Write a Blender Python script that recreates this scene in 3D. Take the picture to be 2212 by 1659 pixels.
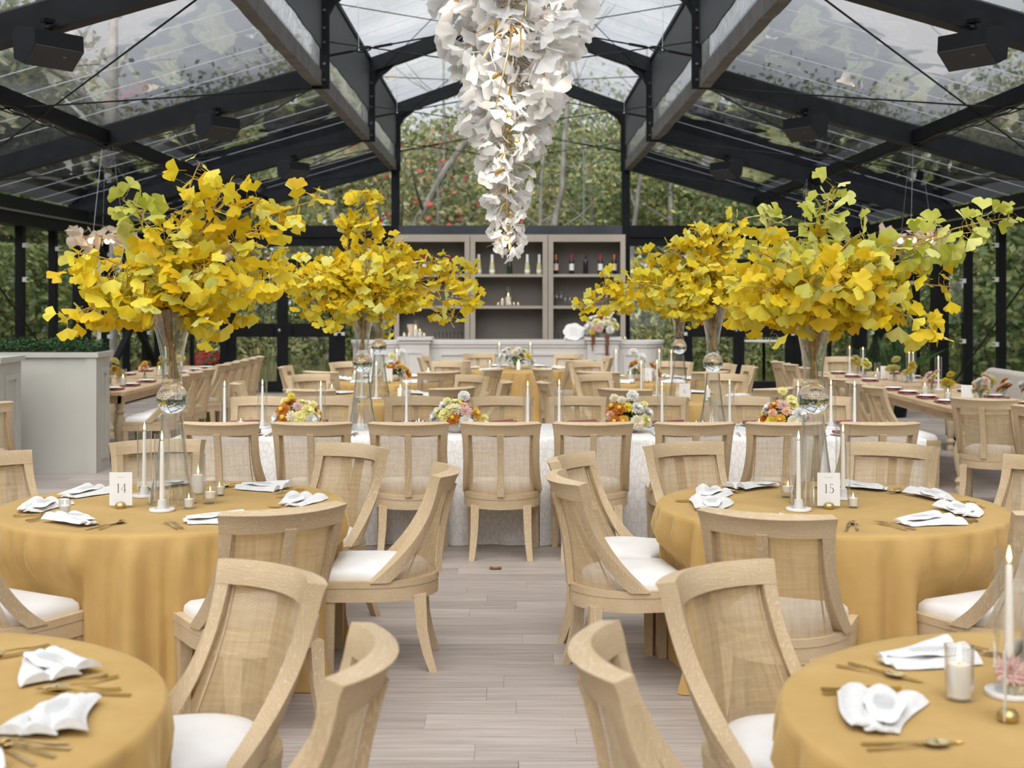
import bpy, math, random
from mathutils import Vector, Matrix, noise
R = random.Random(7)
pi, sin, cos, rad = math.pi, math.sin, math.cos, math.radians
SC = bpy.context.scene
for o in list(bpy.data.objects): bpy.data.objects.remove(o)

# ------------------------------------------------------------------ camera, sky, sun, exposure
CX, HY, F, H = 1103.0, 645.0, 2800.0, 1.75       # solved from the photograph (2212 x 1659)
cam = bpy.data.cameras.new('camera'); camo = bpy.data.objects.new('camera', cam)
SC.collection.objects.link(camo); SC.camera = camo
cam.sensor_width = 36.0; cam.lens = 36.0 * F / 2212
cam.shift_x = (1106 - CX) / 2212; cam.shift_y = -(829.5 - HY) / 2212
camo.location = (0, 0, H); camo.rotation_euler = (pi / 2, 0, 0)
cam.clip_end = 400; cam.clip_start = 0.05
cam.dof.use_dof = True; cam.dof.focus_distance = 7.0; cam.dof.aperture_fstop = 3.2

w = bpy.data.worlds.new('world'); SC.world = w; w.use_nodes = True
nt = w.node_tree; bg = nt.nodes['Background']
tc = nt.nodes.new('ShaderNodeTexCoord'); nz = nt.nodes.new('ShaderNodeTexNoise'); rp = nt.nodes.new('ShaderNodeValToRGB')
nz.inputs['Scale'].default_value = 2.2; nz.inputs['Detail'].default_value = 5
rp.color_ramp.elements[0].position = .3; rp.color_ramp.elements[0].color = (.86, .90, .97, 1)
rp.color_ramp.elements[1].position = .7; rp.color_ramp.elements[1].color = (.97, .985, 1, 1)
nt.links.new(tc.outputs['Generated'], nz.inputs['Vector']); nt.links.new(nz.outputs['Fac'], rp.inputs['Fac'])
nt.links.new(rp.outputs['Color'], bg.inputs['Color']); bg.inputs['Strength'].default_value = .66

sun = bpy.data.lights.new('overcast_sun', 'SUN'); sun.energy = 4.7; sun.angle = rad(75); sun.color = (1, .97, .93)
suno = bpy.data.objects.new('overcast_sun', sun); SC.collection.objects.link(suno)
suno.rotation_euler = (rad(38), rad(-10), 0); suno.location = (0, -10, 30)

SC.view_settings.view_transform = 'Standard'; SC.view_settings.look = 'None'
SC.view_settings.exposure = 0.44; SC.view_settings.gamma = 1.0; SC.view_settings.use_curve_mapping = False
SC.cycles.max_bounces = 6; SC.cycles.diffuse_bounces = 3; SC.cycles.glossy_bounces = 3
SC.cycles.use_adaptive_sampling = True; SC.cycles.adaptive_threshold = .07; SC.cycles.adaptive_min_samples = 12
SC.cycles.transmission_bounces = 5; SC.cycles.transparent_max_bounces = 16
SC.cycles.caustics_reflective = False; SC.cycles.caustics_refractive = False
SC.cycles.sample_clamp_indirect = 4.0; SC.cycles.use_denoising = True

def P(x, y, Y): return Vector(((x - CX) * Y / F, Y, H - (y - HY) * Y / F))
TZ = 0.76
def T(x, y):                       # point on a table top seen at pixel x, y
    return P(x, y, (H - TZ) * F / (y - HY))

# ------------------------------------------------------------------ mesh helpers
class MB:
    def __init__(s): s.v = []; s.f = []; s.uv = None
    def add(s, vs, fs):
        b = len(s.v); s.v += [tuple(p) for p in vs]; s.f += [tuple(i + b for i in f) for f in fs]; return s
    def box(s, x0, x1, y0, y1, z0, z1):
        return s.add([(x0,y0,z0),(x1,y0,z0),(x1,y1,z0),(x0,y1,z0),(x0,y0,z1),(x1,y0,z1),(x1,y1,z1),(x0,y1,z1)],
                     [(3,2,1,0),(4,5,6,7),(0,1,5,4),(1,2,6,5),(2,3,7,6),(3,0,4,7)])
    def bar(s, a, b, wx, wz, up=(0,0,1)):       # rectangular bar between two points
        a = Vector(a); b = Vector(b); d = (b - a).normalized(); u = Vector(up)
        sd = d.cross(u)
        if sd.length < 1e-4: sd = Vector((1,0,0))
        sd.normalize(); n = sd.cross(d).normalized(); vs = []
        for p in (a, b):
            for i, j in ((-1,-1),(1,-1),(1,1),(-1,1)): vs.append(p + sd * (i * wx / 2) + n * (j * wz / 2))
        return s.add(vs, [(3,2,1,0),(4,5,6,7),(0,1,5,4),(1,2,6,5),(2,3,7,6),(3,0,4,7)])
    def tube(s, pts, rr, n=6, cap=True):
        pts = [Vector(p) for p in pts]; m = len(pts)
        if not hasattr(rr, '__len__'): rr = [rr] * m
        vs = []; pn = None
        for i, p in enumerate(pts):
            d = (pts[min(i + 1, m - 1)] - pts[max(i - 1, 0)]).normalized()
            if pn is None:
                pn = d.orthogonal().normalized()
            pn = (pn - d * pn.dot(d))
            if pn.length < 1e-5: pn = d.orthogonal()
            pn.normalize(); b = d.cross(pn)
            for k in range(n):
                a = 2 * pi * k / n; vs.append(p + (pn * cos(a) + b * sin(a)) * rr[i])
        fs = [(i*n+k, i*n+(k+1)%n, (i+1)*n+(k+1)%n, (i+1)*n+k) for i in range(m-1) for k in range(n)]
        if cap: fs += [tuple(range(n-1,-1,-1)), tuple((m-1)*n+k for k in range(n))]
        return s.add(vs, fs)
    def lathe(s, prof, n=16, c=(0,0,0), ripple=0, nr=0):
        vs = []; fs = []; rings = []
        for r, z in prof:
            if r < 1e-5: rings.append([len(vs)]); vs.append((c[0], c[1], c[2] + z))
            else:
                rings.append(list(range(len(vs), len(vs) + n)))
                for k in range(n):
                    a = 2*pi*k/n; q = r * (1 + (ripple * cos(nr * a) if ripple else 0))
                    vs.append((c[0] + q*cos(a), c[1] + q*sin(a), c[2] + z))
        for A, B in zip(rings, rings[1:]):
            if len(A) == 1 and len(B) == 1: continue
            for k in range(n):
                k2 = (k + 1) % n
                if len(A) == 1: fs.append((A[0], B[k2], B[k]))
                elif len(B) == 1: fs.append((A[k], A[k2], B[0]))
                else: fs.append((A[k], A[k2], B[k2], B[k]))
        return s.add(vs, fs)
    def prism(s, pts, z0, z1):
        n = len(pts)
        return s.add([(x,y,z0) for x,y in pts] + [(x,y,z1) for x,y in pts],
                     [tuple(range(n-1,-1,-1)), tuple(range(n,2*n))] + [(i,(i+1)%n,n+(i+1)%n,n+i) for i in range(n)])
    def plate(s, pts, n3, th):        # planar polygon in 3D given thickness along n3
        n3 = Vector(n3).normalized() * th / 2; n = len(pts); pts = [Vector(p) for p in pts]
        return s.add([p - n3 for p in pts] + [p + n3 for p in pts],
                     [tuple(range(n-1,-1,-1)), tuple(range(n,2*n))] + [(i,(i+1)%n,n+(i+1)%n,n+i) for i in range(n)])
    def grid(s, fn, nu, nv, close=False):
        vs = [fn(i/nu, j/nv) for j in range(nv+1) for i in range(nu+1)]
        return s.add(vs, [(j*(nu+1)+i, j*(nu+1)+i+1, (j+1)*(nu+1)+i+1, (j+1)*(nu+1)+i) for j in range(nv) for i in range(nu)])
    def slab(s, fn, nu, nv):          # fn(u,v,side) -> point; closed slab with two faces
        W = nu + 1; N = W * (nv + 1)
        vs = [fn(i/nu, j/nv, 0) for j in range(nv+1) for i in range(W)] + [fn(i/nu, j/nv, 1) for j in range(nv+1) for i in range(W)]
        fs = []
        for j in range(nv):
            for i in range(nu):
                a = j*W+i; q = (a, a+1, a+W+1, a+W); fs.append(q[::-1]); fs.append(tuple(k+N for k in q))
        for i in range(nu):
            fs.append((i, i+1, N+i+1, N+i)); a = nv*W+i; fs.append((a+1, a, N+a, N+a+1))
        for j in range(nv):
            a = j*W; fs.append((a+W, a, N+a, N+a+W)); a = j*W+nu; fs.append((a, a+W, N+a+W, N+a))
        return s.add(vs, fs)
    def ball(s, c, r, n=10, m=6, sz=1.0):
        return s.lathe([(r*sin(pi*i/m), -r*sz*cos(pi*i/m)) for i in range(m+1)], n, c)
    def mesh(s, name, mat, smooth=True, ang=40):
        me = bpy.data.meshes.new(name); me.from_pydata(s.v, [], s.f)
        for m in (mat if isinstance(mat, (list, tuple)) else [mat]): me.materials.append(m)
        if s.uv:
            L = me.uv_layers.new(name='UVMap')
            for lp in me.loops: L.data[lp.index].uv = s.uv[lp.vertex_index]
        me.validate(); me.update()
        if smooth:
            me.shade_smooth()
            try: me.set_sharp_from_angle(angle=rad(ang))
            except Exception: pass
        return me

COL = SC.collection
def ob(name, me, parent=None, loc=None, rot=None, scale=None, kind=None):
    o = bpy.data.objects.new(name, me); COL.objects.link(o)
    if parent: o.parent = parent
    if loc is not None: o.location = loc
    if rot is not None: o.rotation_euler = rot
    if scale is not None: o.scale = (scale,)*3 if not hasattr(scale, '__len__') else scale
    if kind: o['kind'] = kind
    return o
def tag(o, label, cat, group=None, kind=None):
    o['label'] = label; o['category'] = cat
    if group: o['group'] = group
    if kind: o['kind'] = kind
    return o
def thing(name, label, cat, loc=(0,0,0), rz=0, group=None):
    o = ob(name, None, None, loc, (0,0,rz)); return tag(o, label, cat, group)
def struct(name, me=None, label=None, loc=None):
    o = ob(name, me, None, loc, kind='structure')
    if label: o['label'] = label
    return o
def place(proto, name, label, cat, loc, rz=0, group=None, scale=None):
    """proto: list of (part name, mesh, subparts); a thing of its own with its own part objects on shared meshes"""
    t = thing(name, label, cat, loc, rz, group)
    if scale: t.scale = (scale,)*3
    for pn, me, sub in proto:
        p = ob(pn, me, t)
        for sn, sm in sub: ob(sn, sm, p)
    return t

# ------------------------------------------------------------------ materials
def newmat(name):
    m = bpy.data.materials.new(name); m.use_nodes = True; t = m.node_tree
    return m, t, t.nodes, t.links, t.nodes['Principled BSDF']
def mat(name, col, rough=.5, metal=0, var=0, scale=20, bump=0, emit=None, est=0, sheen=0, obj=False, stretch=None, col2=None, spec=None, island=False):
    m, t, N, L, b = newmat(name)
    b.inputs['Roughness'].default_value = rough; b.inputs['Metallic'].default_value = metal
    b.inputs['Base Color'].default_value = (*col, 1)
    if spec is not None: b.inputs['Specular IOR Level'].default_value = spec
    if sheen:
        b.inputs['Sheen Weight'].default_value = sheen; b.inputs['Sheen Roughness'].default_value = .4
        b.inputs['Sheen Tint'].default_value = (min(1,col[0]*1.5), min(1,col[1]*1.5), min(1,col[2]*1.6), 1)
    if emit: b.inputs['Emission Color'].default_value = (*emit, 1); b.inputs['Emission Strength'].default_value = est
    if var or bump or col2:
        c = N.new('ShaderNodeTexCoord'); n = N.new('ShaderNodeTexNoise'); n.inputs['Scale'].default_value = scale; n.inputs['Detail'].default_value = 6
        if stretch:
            mp = N.new('ShaderNodeMapping'); mp.inputs['Scale'].default_value = stretch
            L.new(c.outputs['Object'], mp.inputs['Vector']); L.new(mp.outputs['Vector'], n.inputs['Vector'])
        else: L.new(c.outputs['Object'], n.inputs['Vector'])
        if var or col2:
            r = N.new('ShaderNodeValToRGB'); r.color_ramp.elements[0].position = .35; r.color_ramp.elements[1].position = .65
            k2 = col2 or tuple(min(1, x*(1+var)) for x in col)
            r.color_ramp.elements[0].color = (*(tuple(x*(1-var) for x in col)), 1); r.color_ramp.elements[1].color = (*k2, 1)
            L.new(n.outputs['Fac'], r.inputs['Fac']); out = r.outputs['Color']
            if obj or island:
                if island: oi = N.new('ShaderNodeNewGeometry'); rnd = oi.outputs['Random Per Island']
                else: oi = N.new('ShaderNodeObjectInfo'); rnd = oi.outputs['Random']
                mr = N.new('ShaderNodeMapRange'); mr.inputs['To Min'].default_value = .8; mr.inputs['To Max'].default_value = 1.12
                L.new(rnd, mr.inputs['Value']); mx = N.new('ShaderNodeMix'); mx.data_type = 'RGBA'; mx.blend_type = 'MULTIPLY'
                mx.inputs['Factor'].default_value = 1; L.new(out, mx.inputs['A']); L.new(mr.outputs['Result'], mx.inputs['B']); out = mx.outputs['Result']
            L.new(out, b.inputs['Base Color'])
        if bump:
            bp = N.new('ShaderNodeBump'); bp.inputs['Strength'].default_value = bump; bp.inputs['Distance'].default_value = .01
            L.new(n.outputs['Fac'], bp.inputs['Height']); L.new(bp.outputs['Normal'], b.inputs['Normal'])
    return m
def clear(name, tint, k=1.0, rough=.02, bump=0, ex=5, bscale=3, stretch=(1,1,1), haze=0, f0=.05, hcol=(.8,.82,.85)):
    """thin clear sheet: see-through with an angle-dependent mirror"""
    m, t, N, L, b = newmat(name); N.remove(b)
    out = N['Material Output']; tr = N.new('ShaderNodeBsdfTransparent'); tr.inputs['Color'].default_value = (*tint, 1)
    gl = N.new('ShaderNodeBsdfGlossy'); gl.inputs['Roughness'].default_value = rough; gl.inputs['Color'].default_value = (.95,.96,1,1)
    lw = N.new('ShaderNodeLayerWeight'); lw.inputs['Blend'].default_value = .5
    pw = N.new('ShaderNodeMath'); pw.operation = 'POWER'; pw.inputs[1].default_value = ex
    ml = N.new('ShaderNodeMath'); ml.operation = 'MULTIPLY_ADD'; ml.inputs[1].default_value = k*(1-f0); ml.inputs[2].default_value = f0; ml.use_clamp = True
    L.new(lw.outputs['Facing'], pw.inputs[0]); L.new(pw.outputs[0], ml.inputs[0])
    mx = N.new('ShaderNodeMixShader'); L.new(ml.outputs[0], mx.inputs['Fac'])
    src = tr.outputs[0]
    if haze:
        tl = N.new('ShaderNodeBsdfTranslucent'); tl.inputs['Color'].default_value = (*hcol,1)
        mh = N.new('ShaderNodeMixShader'); mh.inputs['Fac'].default_value = haze; L.new(tr.outputs[0], mh.inputs[1]); L.new(tl.outputs[0], mh.inputs[2]); src = mh.outputs[0]
        if bump:
            c0 = N.new('ShaderNodeTexCoord'); n0 = N.new('ShaderNodeTexNoise'); n0.inputs['Scale'].default_value = .7; n0.inputs['Detail'].default_value = 4
            r0 = N.new('ShaderNodeMapRange'); r0.inputs['From Min'].default_value = .35; r0.inputs['From Max'].default_value = .7
            r0.inputs['To Min'].default_value = haze*.5; r0.inputs['To Max'].default_value = haze*1.9
            L.new(c0.outputs['Object'], n0.inputs['Vector']); L.new(n0.outputs['Fac'], r0.inputs['Value']); L.new(r0.outputs['Result'], mh.inputs['Fac'])
    L.new(src, mx.inputs[1]); L.new(gl.outputs[0], mx.inputs[2]); L.new(mx.outputs[0], out.inputs['Surface'])
    if bump:
        c = N.new('ShaderNodeTexCoord'); mp = N.new('ShaderNodeMapping'); mp.inputs['Scale'].default_value = stretch
        n = N.new('ShaderNodeTexNoise'); n.inputs['Scale'].default_value = bscale; n.inputs['Detail'].default_value = 2
        bp = N.new('ShaderNodeBump'); bp.inputs['Strength'].default_value = bump; bp.inputs['Distance'].default_value = .1
        L.new(c.outputs['Object'], mp.inputs['Vector']); L.new(mp.outputs['Vector'], n.inputs['Vector']); L.new(n.outputs['Fac'], bp.inputs['Height'])
        L.new(bp.outputs['Normal'], gl.inputs['Normal']); L.new(bp.outputs['Normal'], lw.inputs['Normal'])
    return m
def leafmat(name, stops, trans=.35, island=False, rough=.45):
    m, t, N, L, b = newmat(name); out = N['Material Output']
    if island: g = N.new('ShaderNodeNewGeometry'); rnd = g.outputs['Random Per Island']
    else: g = N.new('ShaderNodeObjectInfo'); rnd = g.outputs['Random']
    r = N.new('ShaderNodeValToRGB'); e = r.color_ramp.elements
    e[0].position = stops[0][0]; e[0].color = (*stops[0][1], 1); e[1].position = stops[-1][0]; e[1].color = (*stops[-1][1], 1)
    for p, c in stops[1:-1]: x = e.new(p); x.color = (*c, 1)
    L.new(rnd, r.inputs['Fac']); L.new(r.outputs['Color'], b.inputs['Base Color'])
    b.inputs['Roughness'].default_value = rough; b.inputs['Specular IOR Level'].default_value = .3
    tl = N.new('ShaderNodeBsdfTranslucent'); L.new(r.outputs['Color'], tl.inputs['Color'])
    mx = N.new('ShaderNodeMixShader'); mx.inputs['Fac'].default_value = trans
    L.new(b.outputs[0], mx.inputs[1]); L.new(tl.outputs[0], mx.inputs[2]); L.new(mx.outputs[0], out.inputs['Surface'])
    return m
def oakmat(name, sc):
    m, t, N, L, b = newmat(name); b.inputs['Roughness'].default_value = .6; b.inputs['Specular IOR Level'].default_value = .25
    c = N.new('ShaderNodeTexCoord'); mp = N.new('ShaderNodeMapping'); mp.inputs['Scale'].default_value = sc
    oi = N.new('ShaderNodeObjectInfo'); va = N.new('ShaderNodeVectorMath'); va.operation = 'ADD'
    L.new(c.outputs['Object'], va.inputs[0]); L.new(oi.outputs['Random'], va.inputs[1]); L.new(va.outputs[0], mp.inputs['Vector'])
    n1 = N.new('ShaderNodeTexNoise'); n1.inputs['Scale'].default_value = 5; n1.inputs['Detail'].default_value = 3
    wv = N.new('ShaderNodeTexWave'); wv.wave_type = 'RINGS'; wv.inputs['Scale'].default_value = 26; wv.inputs['Distortion'].default_value = 12
    wv.inputs['Detail'].default_value = 2; wv.inputs['Detail Scale'].default_value = 1.3
    n2 = N.new('ShaderNodeTexNoise'); n2.inputs['Scale'].default_value = 220; n2.inputs['Detail'].default_value = 2
    for n in (n1, wv, n2): L.new(mp.outputs['Vector'], n.inputs['Vector'])
    r1 = N.new('ShaderNodeValToRGB'); e = r1.color_ramp.elements
    e[0].position = .3; e[0].color = (.50,.365,.215,1); e[1].position = .72; e[1].color = (.60,.46,.295,1)
    L.new(n1.outputs['Fac'], r1.inputs['Fac'])
    r2 = N.new('ShaderNodeValToRGB'); r2.color_ramp.elements[0].position = .74; r2.color_ramp.elements[1].position = .95
    L.new(wv.outputs['Color'], r2.inputs['Fac'])
    r3 = N.new('ShaderNodeMapRange'); r3.inputs['From Min'].default_value = .4; r3.inputs['From Max'].default_value = .65; L.new(n2.outputs['Fac'], r3.inputs['Value'])
    mu = N.new('ShaderNodeMath'); mu.operation = 'MULTIPLY'; L.new(r2.outputs['Color'], mu.inputs[0]); L.new(r3.outputs['Result'], mu.inputs[1])
    m2 = N.new('ShaderNodeMath'); m2.operation = 'MULTIPLY'; m2.inputs[1].default_value = .6; L.new(mu.outputs[0], m2.inputs[0])
    mx = N.new('ShaderNodeMix'); mx.data_type = 'RGBA'; L.new(m2.outputs[0], mx.inputs['Factor']); L.new(r1.outputs['Color'], mx.inputs['A'])
    mx.inputs['B'].default_value = (.78,.70,.58,1); L.new(mx.outputs['Result'], b.inputs['Base Color'])
    bp = N.new('ShaderNodeBump'); bp.inputs['Strength'].default_value = .15; bp.inputs['Distance'].default_value = .003
    L.new(wv.outputs['Fac'], bp.inputs['Height']); L.new(bp.outputs['Normal'], b.inputs['Normal'])
    return m
def canemat():
    """woven cane: threads with real see-through gaps, looser and denser patches; UV in metres"""
    m, t, N, L, b = newmat('woven_cane'); out = N['Material Output']; b.inputs['Roughness'].default_value = .6
    uv = N.new('ShaderNodeUVMap'); sp = N.new('ShaderNodeSeparateXYZ'); L.new(uv.outputs['UV'], sp.inputs[0])
    def M(op, a, bb=None, c=None):
        n = N.new('ShaderNodeMath'); n.operation = op
        for i, x in enumerate((a, bb, c)):
            if x is None: continue
            if isinstance(x, (int, float)): n.inputs[i].default_value = x
            else: L.new(x, n.inputs[i])
        return n.outputs[0]
    def nz(sx, sy):
        mp = N.new('ShaderNodeMapping'); mp.inputs['Scale'].default_value = (sx, sy, 1); L.new(uv.outputs['UV'], mp.inputs['Vector'])
        n = N.new('ShaderNodeTexNoise'); n.inputs['Scale'].default_value = 1; n.inputs['Detail'].default_value = 2; L.new(mp.outputs['Vector'], n.inputs['Vector']); return n.outputs['Fac']
    wa = M('MULTIPLY_ADD', nz(160, 6), .5, .19); wb = M('MULTIPLY_ADD', nz(6, 160), .5, .19)
    fu = M('FRACT', M('MULTIPLY', sp.outputs['X'], 1/.0042)); fv = M('FRACT', M('MULTIPLY', sp.outputs['Y'], 1/.0042))
    ta = M('LESS_THAN', fu, wa); tb = M('LESS_THAN', fv, wb); th = M('MAXIMUM', ta, tb)
    r = N.new('ShaderNodeValToRGB'); e = r.color_ramp.elements; e[0].position = .3; e[0].color = (.55,.40,.215,1); e[1].position = .7; e[1].color = (.80,.63,.40,1)
    L.new(M('MULTIPLY', M('ADD', nz(60, 5), nz(5, 60)), .5), r.inputs['Fac']); L.new(r.outputs['Color'], b.inputs['Base Color'])
    tr = N.new('ShaderNodeBsdfTransparent'); mx = N.new('ShaderNodeMixShader')
    tl = N.new('ShaderNodeBsdfTranslucent'); L.new(r.outputs['Color'], tl.inputs['Color']); m0 = N.new('ShaderNodeMixShader'); m0.inputs['Fac'].default_value = .3
    L.new(b.outputs[0], m0.inputs[1]); L.new(tl.outputs[0], m0.inputs[2])
    L.new(th, mx.inputs['Fac']); L.new(tr.outputs[0], mx.inputs[1]); L.new(m0.outputs[0], mx.inputs[2]); L.new(mx.outputs[0], out.inputs['Surface'])
    return m
def plankmat(name, island):
    m, t, N, L, b = newmat(name); b.inputs['Roughness'].default_value = .45; b.inputs['Specular IOR Level'].default_value = .35
    c = N.new('ShaderNodeTexCoord')
    if island: g = N.new('ShaderNodeNewGeometry'); rnd = g.outputs['Random Per Island']
    else: g = N.new('ShaderNodeObjectInfo'); rnd = g.outputs['Random']
    sc = N.new('ShaderNodeVectorMath'); sc.operation = 'SCALE'; sc.inputs['Scale'].default_value = 37; cb = N.new('ShaderNodeCombineXYZ')
    for i in range(3): L.new(rnd, cb.inputs[i])
    L.new(cb.outputs[0], sc.inputs[0]); va = N.new('ShaderNodeVectorMath'); L.new(c.outputs['Object'], va.inputs[0]); L.new(sc.outputs[0], va.inputs[1])
    mp = N.new('ShaderNodeMapping'); mp.inputs['Scale'].default_value = (1.2, 26, 1); L.new(va.outputs[0], mp.inputs['Vector'])
    n = N.new('ShaderNodeTexNoise'); n.inputs['Scale'].default_value = 1.6; n.inputs['Detail'].default_value = 7; n.inputs['Roughness'].default_value = .65; L.new(mp.outputs['Vector'], n.inputs['Vector'])
    r = N.new('ShaderNodeValToRGB'); e = r.color_ramp.elements; e[0].position = .3; e[0].color = (.31,.26,.228,1); e[1].position = .68; e[1].color = (.50,.435,.395,1)
    L.new(n.outputs['Fac'], r.inputs['Fac']); mr = N.new('ShaderNodeMapRange'); mr.inputs['To Min'].default_value = .82; mr.inputs['To Max'].default_value = 1.12
    L.new(rnd, mr.inputs['Value']); mx = N.new('ShaderNodeMix'); mx.data_type = 'RGBA'; mx.blend_type = 'MULTIPLY'; mx.inputs['Factor'].default_value = 1
    L.new(r.outputs['Color'], mx.inputs['A']); L.new(mr.outputs['Result'], mx.inputs['B']); L.new(mx.outputs['Result'], b.inputs['Base Color'])
    bp = N.new('ShaderNodeBump'); bp.inputs['Strength'].default_value = .12; bp.inputs['Distance'].default_value = .004; L.new(n.outputs['Fac'], bp.inputs['Height']); L.new(bp.outputs['Normal'], b.inputs['Normal'])
    return m
def jacquard():
    m, t, N, L, b = newmat('white_jacquard'); b.inputs['Roughness'].default_value = .55
    c = N.new('ShaderNodeTexCoord'); mp = N.new('ShaderNodeMapping'); mp.inputs['Scale'].default_value = (1, 1, .5); mp.inputs['Rotation'].default_value = (0, .5, 0)
    v = N.new('ShaderNodeTexVoronoi'); v.feature = 'DISTANCE_TO_EDGE'; v.inputs['Scale'].default_value = 30
    L.new(c.outputs['Object'], mp.inputs['Vector']); L.new(mp.outputs['Vector'], v.inputs['Vector'])
    r = N.new('ShaderNodeValToRGB'); e = r.color_ramp.elements; e[0].position = .01; e[0].color = (.66,.635,.615,1); e[1].position = .12; e[1].color = (.78,.76,.745,1)
    L.new(v.outputs['Distance'], r.inputs['Fac']); L.new(r.outputs['Color'], b.inputs['Base Color'])
    bp = N.new('ShaderNodeBump'); bp.inputs['Strength'].default_value = .3; bp.inputs['Distance'].default_value = .004; L.new(v.outputs['Distance'], bp.inputs['Height']); L.new(bp.outputs['Normal'], b.inputs['Normal'])
    return m
def velvet():
    m, t, N, L, b = newmat('amber_velvet'); b.inputs['Roughness'].default_value = .8; b.inputs['Specular IOR Level'].default_value = .1
    b.inputs['Sheen Weight'].default_value = .5; b.inputs['Sheen Roughness'].default_value = .35; b.inputs['Sheen Tint'].default_value = (.95,.75,.42,1)
    c = N.new('ShaderNodeTexCoord'); n = N.new('ShaderNodeTexNoise'); n.inputs['Scale'].default_value = 4; n.inputs['Detail'].default_value = 8; n.inputs['Roughness'].default_value = .6
    L.new(c.outputs['Object'], n.inputs['Vector']); r = N.new('ShaderNodeValToRGB'); e = r.color_ramp.elements
    e[0].position = .3; e[0].color = (.46,.288,.098,1); e[1].position = .72; e[1].color = (.56,.366,.145,1)
    L.new(n.outputs['Fac'], r.inputs['Fac']); L.new(r.outputs['Color'], b.inputs['Base Color'])
    n2 = N.new('ShaderNodeTexNoise'); n2.inputs['Scale'].default_value = 300; L.new(c.outputs['Object'], n2.inputs['Vector'])
    bp = N.new('ShaderNodeBump'); bp.inputs['Strength'].default_value = .1; bp.inputs['Distance'].default_value = .002; L.new(n2.outputs['Fac'], bp.inputs['Height']); L.new(bp.outputs['Normal'], b.inputs['Normal'])
    return m

OAK, OAKH = oakmat('limed_oak', (1.6,1.6,.3)), oakmat('limed_oak_cross', (.35,1.6,1.6))
CANE, VELVET, JACQ = canemat(), velvet(), jacquard()
PLANK, PLANK_I = plankmat('floor_plank', False), plankmat('floor_plank_far', True)
CUSH = mat('white_cushion', (.80,.785,.775), .55, var=.03, scale=9)
STEEL = mat('black_steel', (.007,.008,.0105), .5, var=.25, scale=6, spec=.12)
DARK = mat('dark_frame', (.007,.0075,.009), .45, var=.2, scale=4, spec=.15)
WRAP = mat('grey_wrapped_purlin', (.085,.078,.073), .6, var=.3, scale=5, bump=.4)
FASCIA = mat('dark_corrugated_fascia', (.03,.036,.043), .5, var=.2, scale=3, stretch=(1, 40, 1), bump=.6)
VINYL = clear('clear_vinyl_lower_roof', (.80,.82,.84), 3.3, .025, bump=.16, ex=6.5, bscale=1.1, stretch=(1.6, .5, 1), haze=.06, f0=.06)
VINYLU = clear('clear_vinyl_upper_roof', (.90,.92,.94), .8, .03, bump=.10, bscale=1.1, stretch=(1.6, .5, 1), haze=.16, f0=.05)
VINYLV = clear('crinkled_vinyl_strip', (.75,.77,.79), 1.3, .06, bump=.5, bscale=6, stretch=(1, 6, .6), haze=.35, f0=.07)
PANE = clear('window_glass', (.93,.95,.94), 1.2, .005, f0=.07)
GLASS = clear('thin_glass', (.975,.98,.975), 1.3, .015, ex=2.4, f0=.06, haze=.025, hcol=(.9,.92,.93))
RIB = clear('ribbed_glass', (.96,.96,.955), 1.6, .05, f0=.08)
def bulkglass():
    m, t, N, L, b = newmat('water_filled_glass'); b.inputs['Transmission Weight'].default_value = 1; b.inputs['IOR'].default_value = 1.42
    b.inputs['Roughness'].default_value = 0; b.inputs['Base Color'].default_value = (.97,.985,.97,1); return m
BULB = bulkglass()
WHITE = mat('white_ceramic', (.83,.82,.81), .35)
WAX = mat('white_wax', (.84,.82,.79), .5, emit=(1,.78,.55), est=.10)  # faint warm emission stands in for flame light glowing through the wax
FLAME = mat('candle_flame', (1,.6,.2), .5, emit=(1,.58,.2), est=6)
WICK = mat('wick', (.03,.02,.02), .9)
GLOW = mat('filament_glow', (1,.7,.35), .5, emit=(1,.66,.30), est=7)
BRASS = mat('brass', (.62,.45,.20), .32, .9, var=.1, scale=30)
GOLD = mat('gold_cutlery', (.86,.70,.40), .16, 1.0)
GOLDM = mat('matte_gold', (.60,.45,.20), .38, 1.0)
LINEN = mat('white_linen_napkin', (.74,.73,.725), .75, var=.05, scale=60, bump=.3)
PAPER = mat('white_card', (.80,.80,.80), .6)
INK = mat('dark_ink', (.045,.045,.05), .6)
INKL = mat('grey_print', (.42,.42,.42), .7)
MAUVE = mat('mauve_napkin', (.25,.075,.075), .75, var=.2, scale=25)
BARW = mat('pale_grey_paint', (.60,.58,.555), .5, var=.02, scale=3)
TAUPE = mat('taupe_paint', (.37,.325,.275), .55, var=.03, scale=3)
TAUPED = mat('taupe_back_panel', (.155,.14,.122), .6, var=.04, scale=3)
PLANTW = mat('sage_white_paint', (.54,.53,.485), .5, var=.03, scale=2)
SPK = mat('speaker_black', (.012,.0135,.017), .55, spec=.2)
BARK = mat('branch_bark', (.20,.125,.055), .8, var=.3, scale=40)
TWIG = mat('golden_twig', (.42,.27,.05), .7, var=.2, scale=30)
TRUNK = mat('tree_trunk', (.17,.145,.12), .9, var=.4, scale=3, stretch=(3,3,.6), bump=.5)
FARM = mat('farm_table_oak', (.52,.375,.225), .55, var=.15, scale=3, stretch=(6,1,6), bump=.1)
SOFA = mat('oat_upholstery', (.50,.45,.40), .85, var=.05, scale=30)
STEMG = mat('green_stem', (.12,.22,.05), .6)
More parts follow.
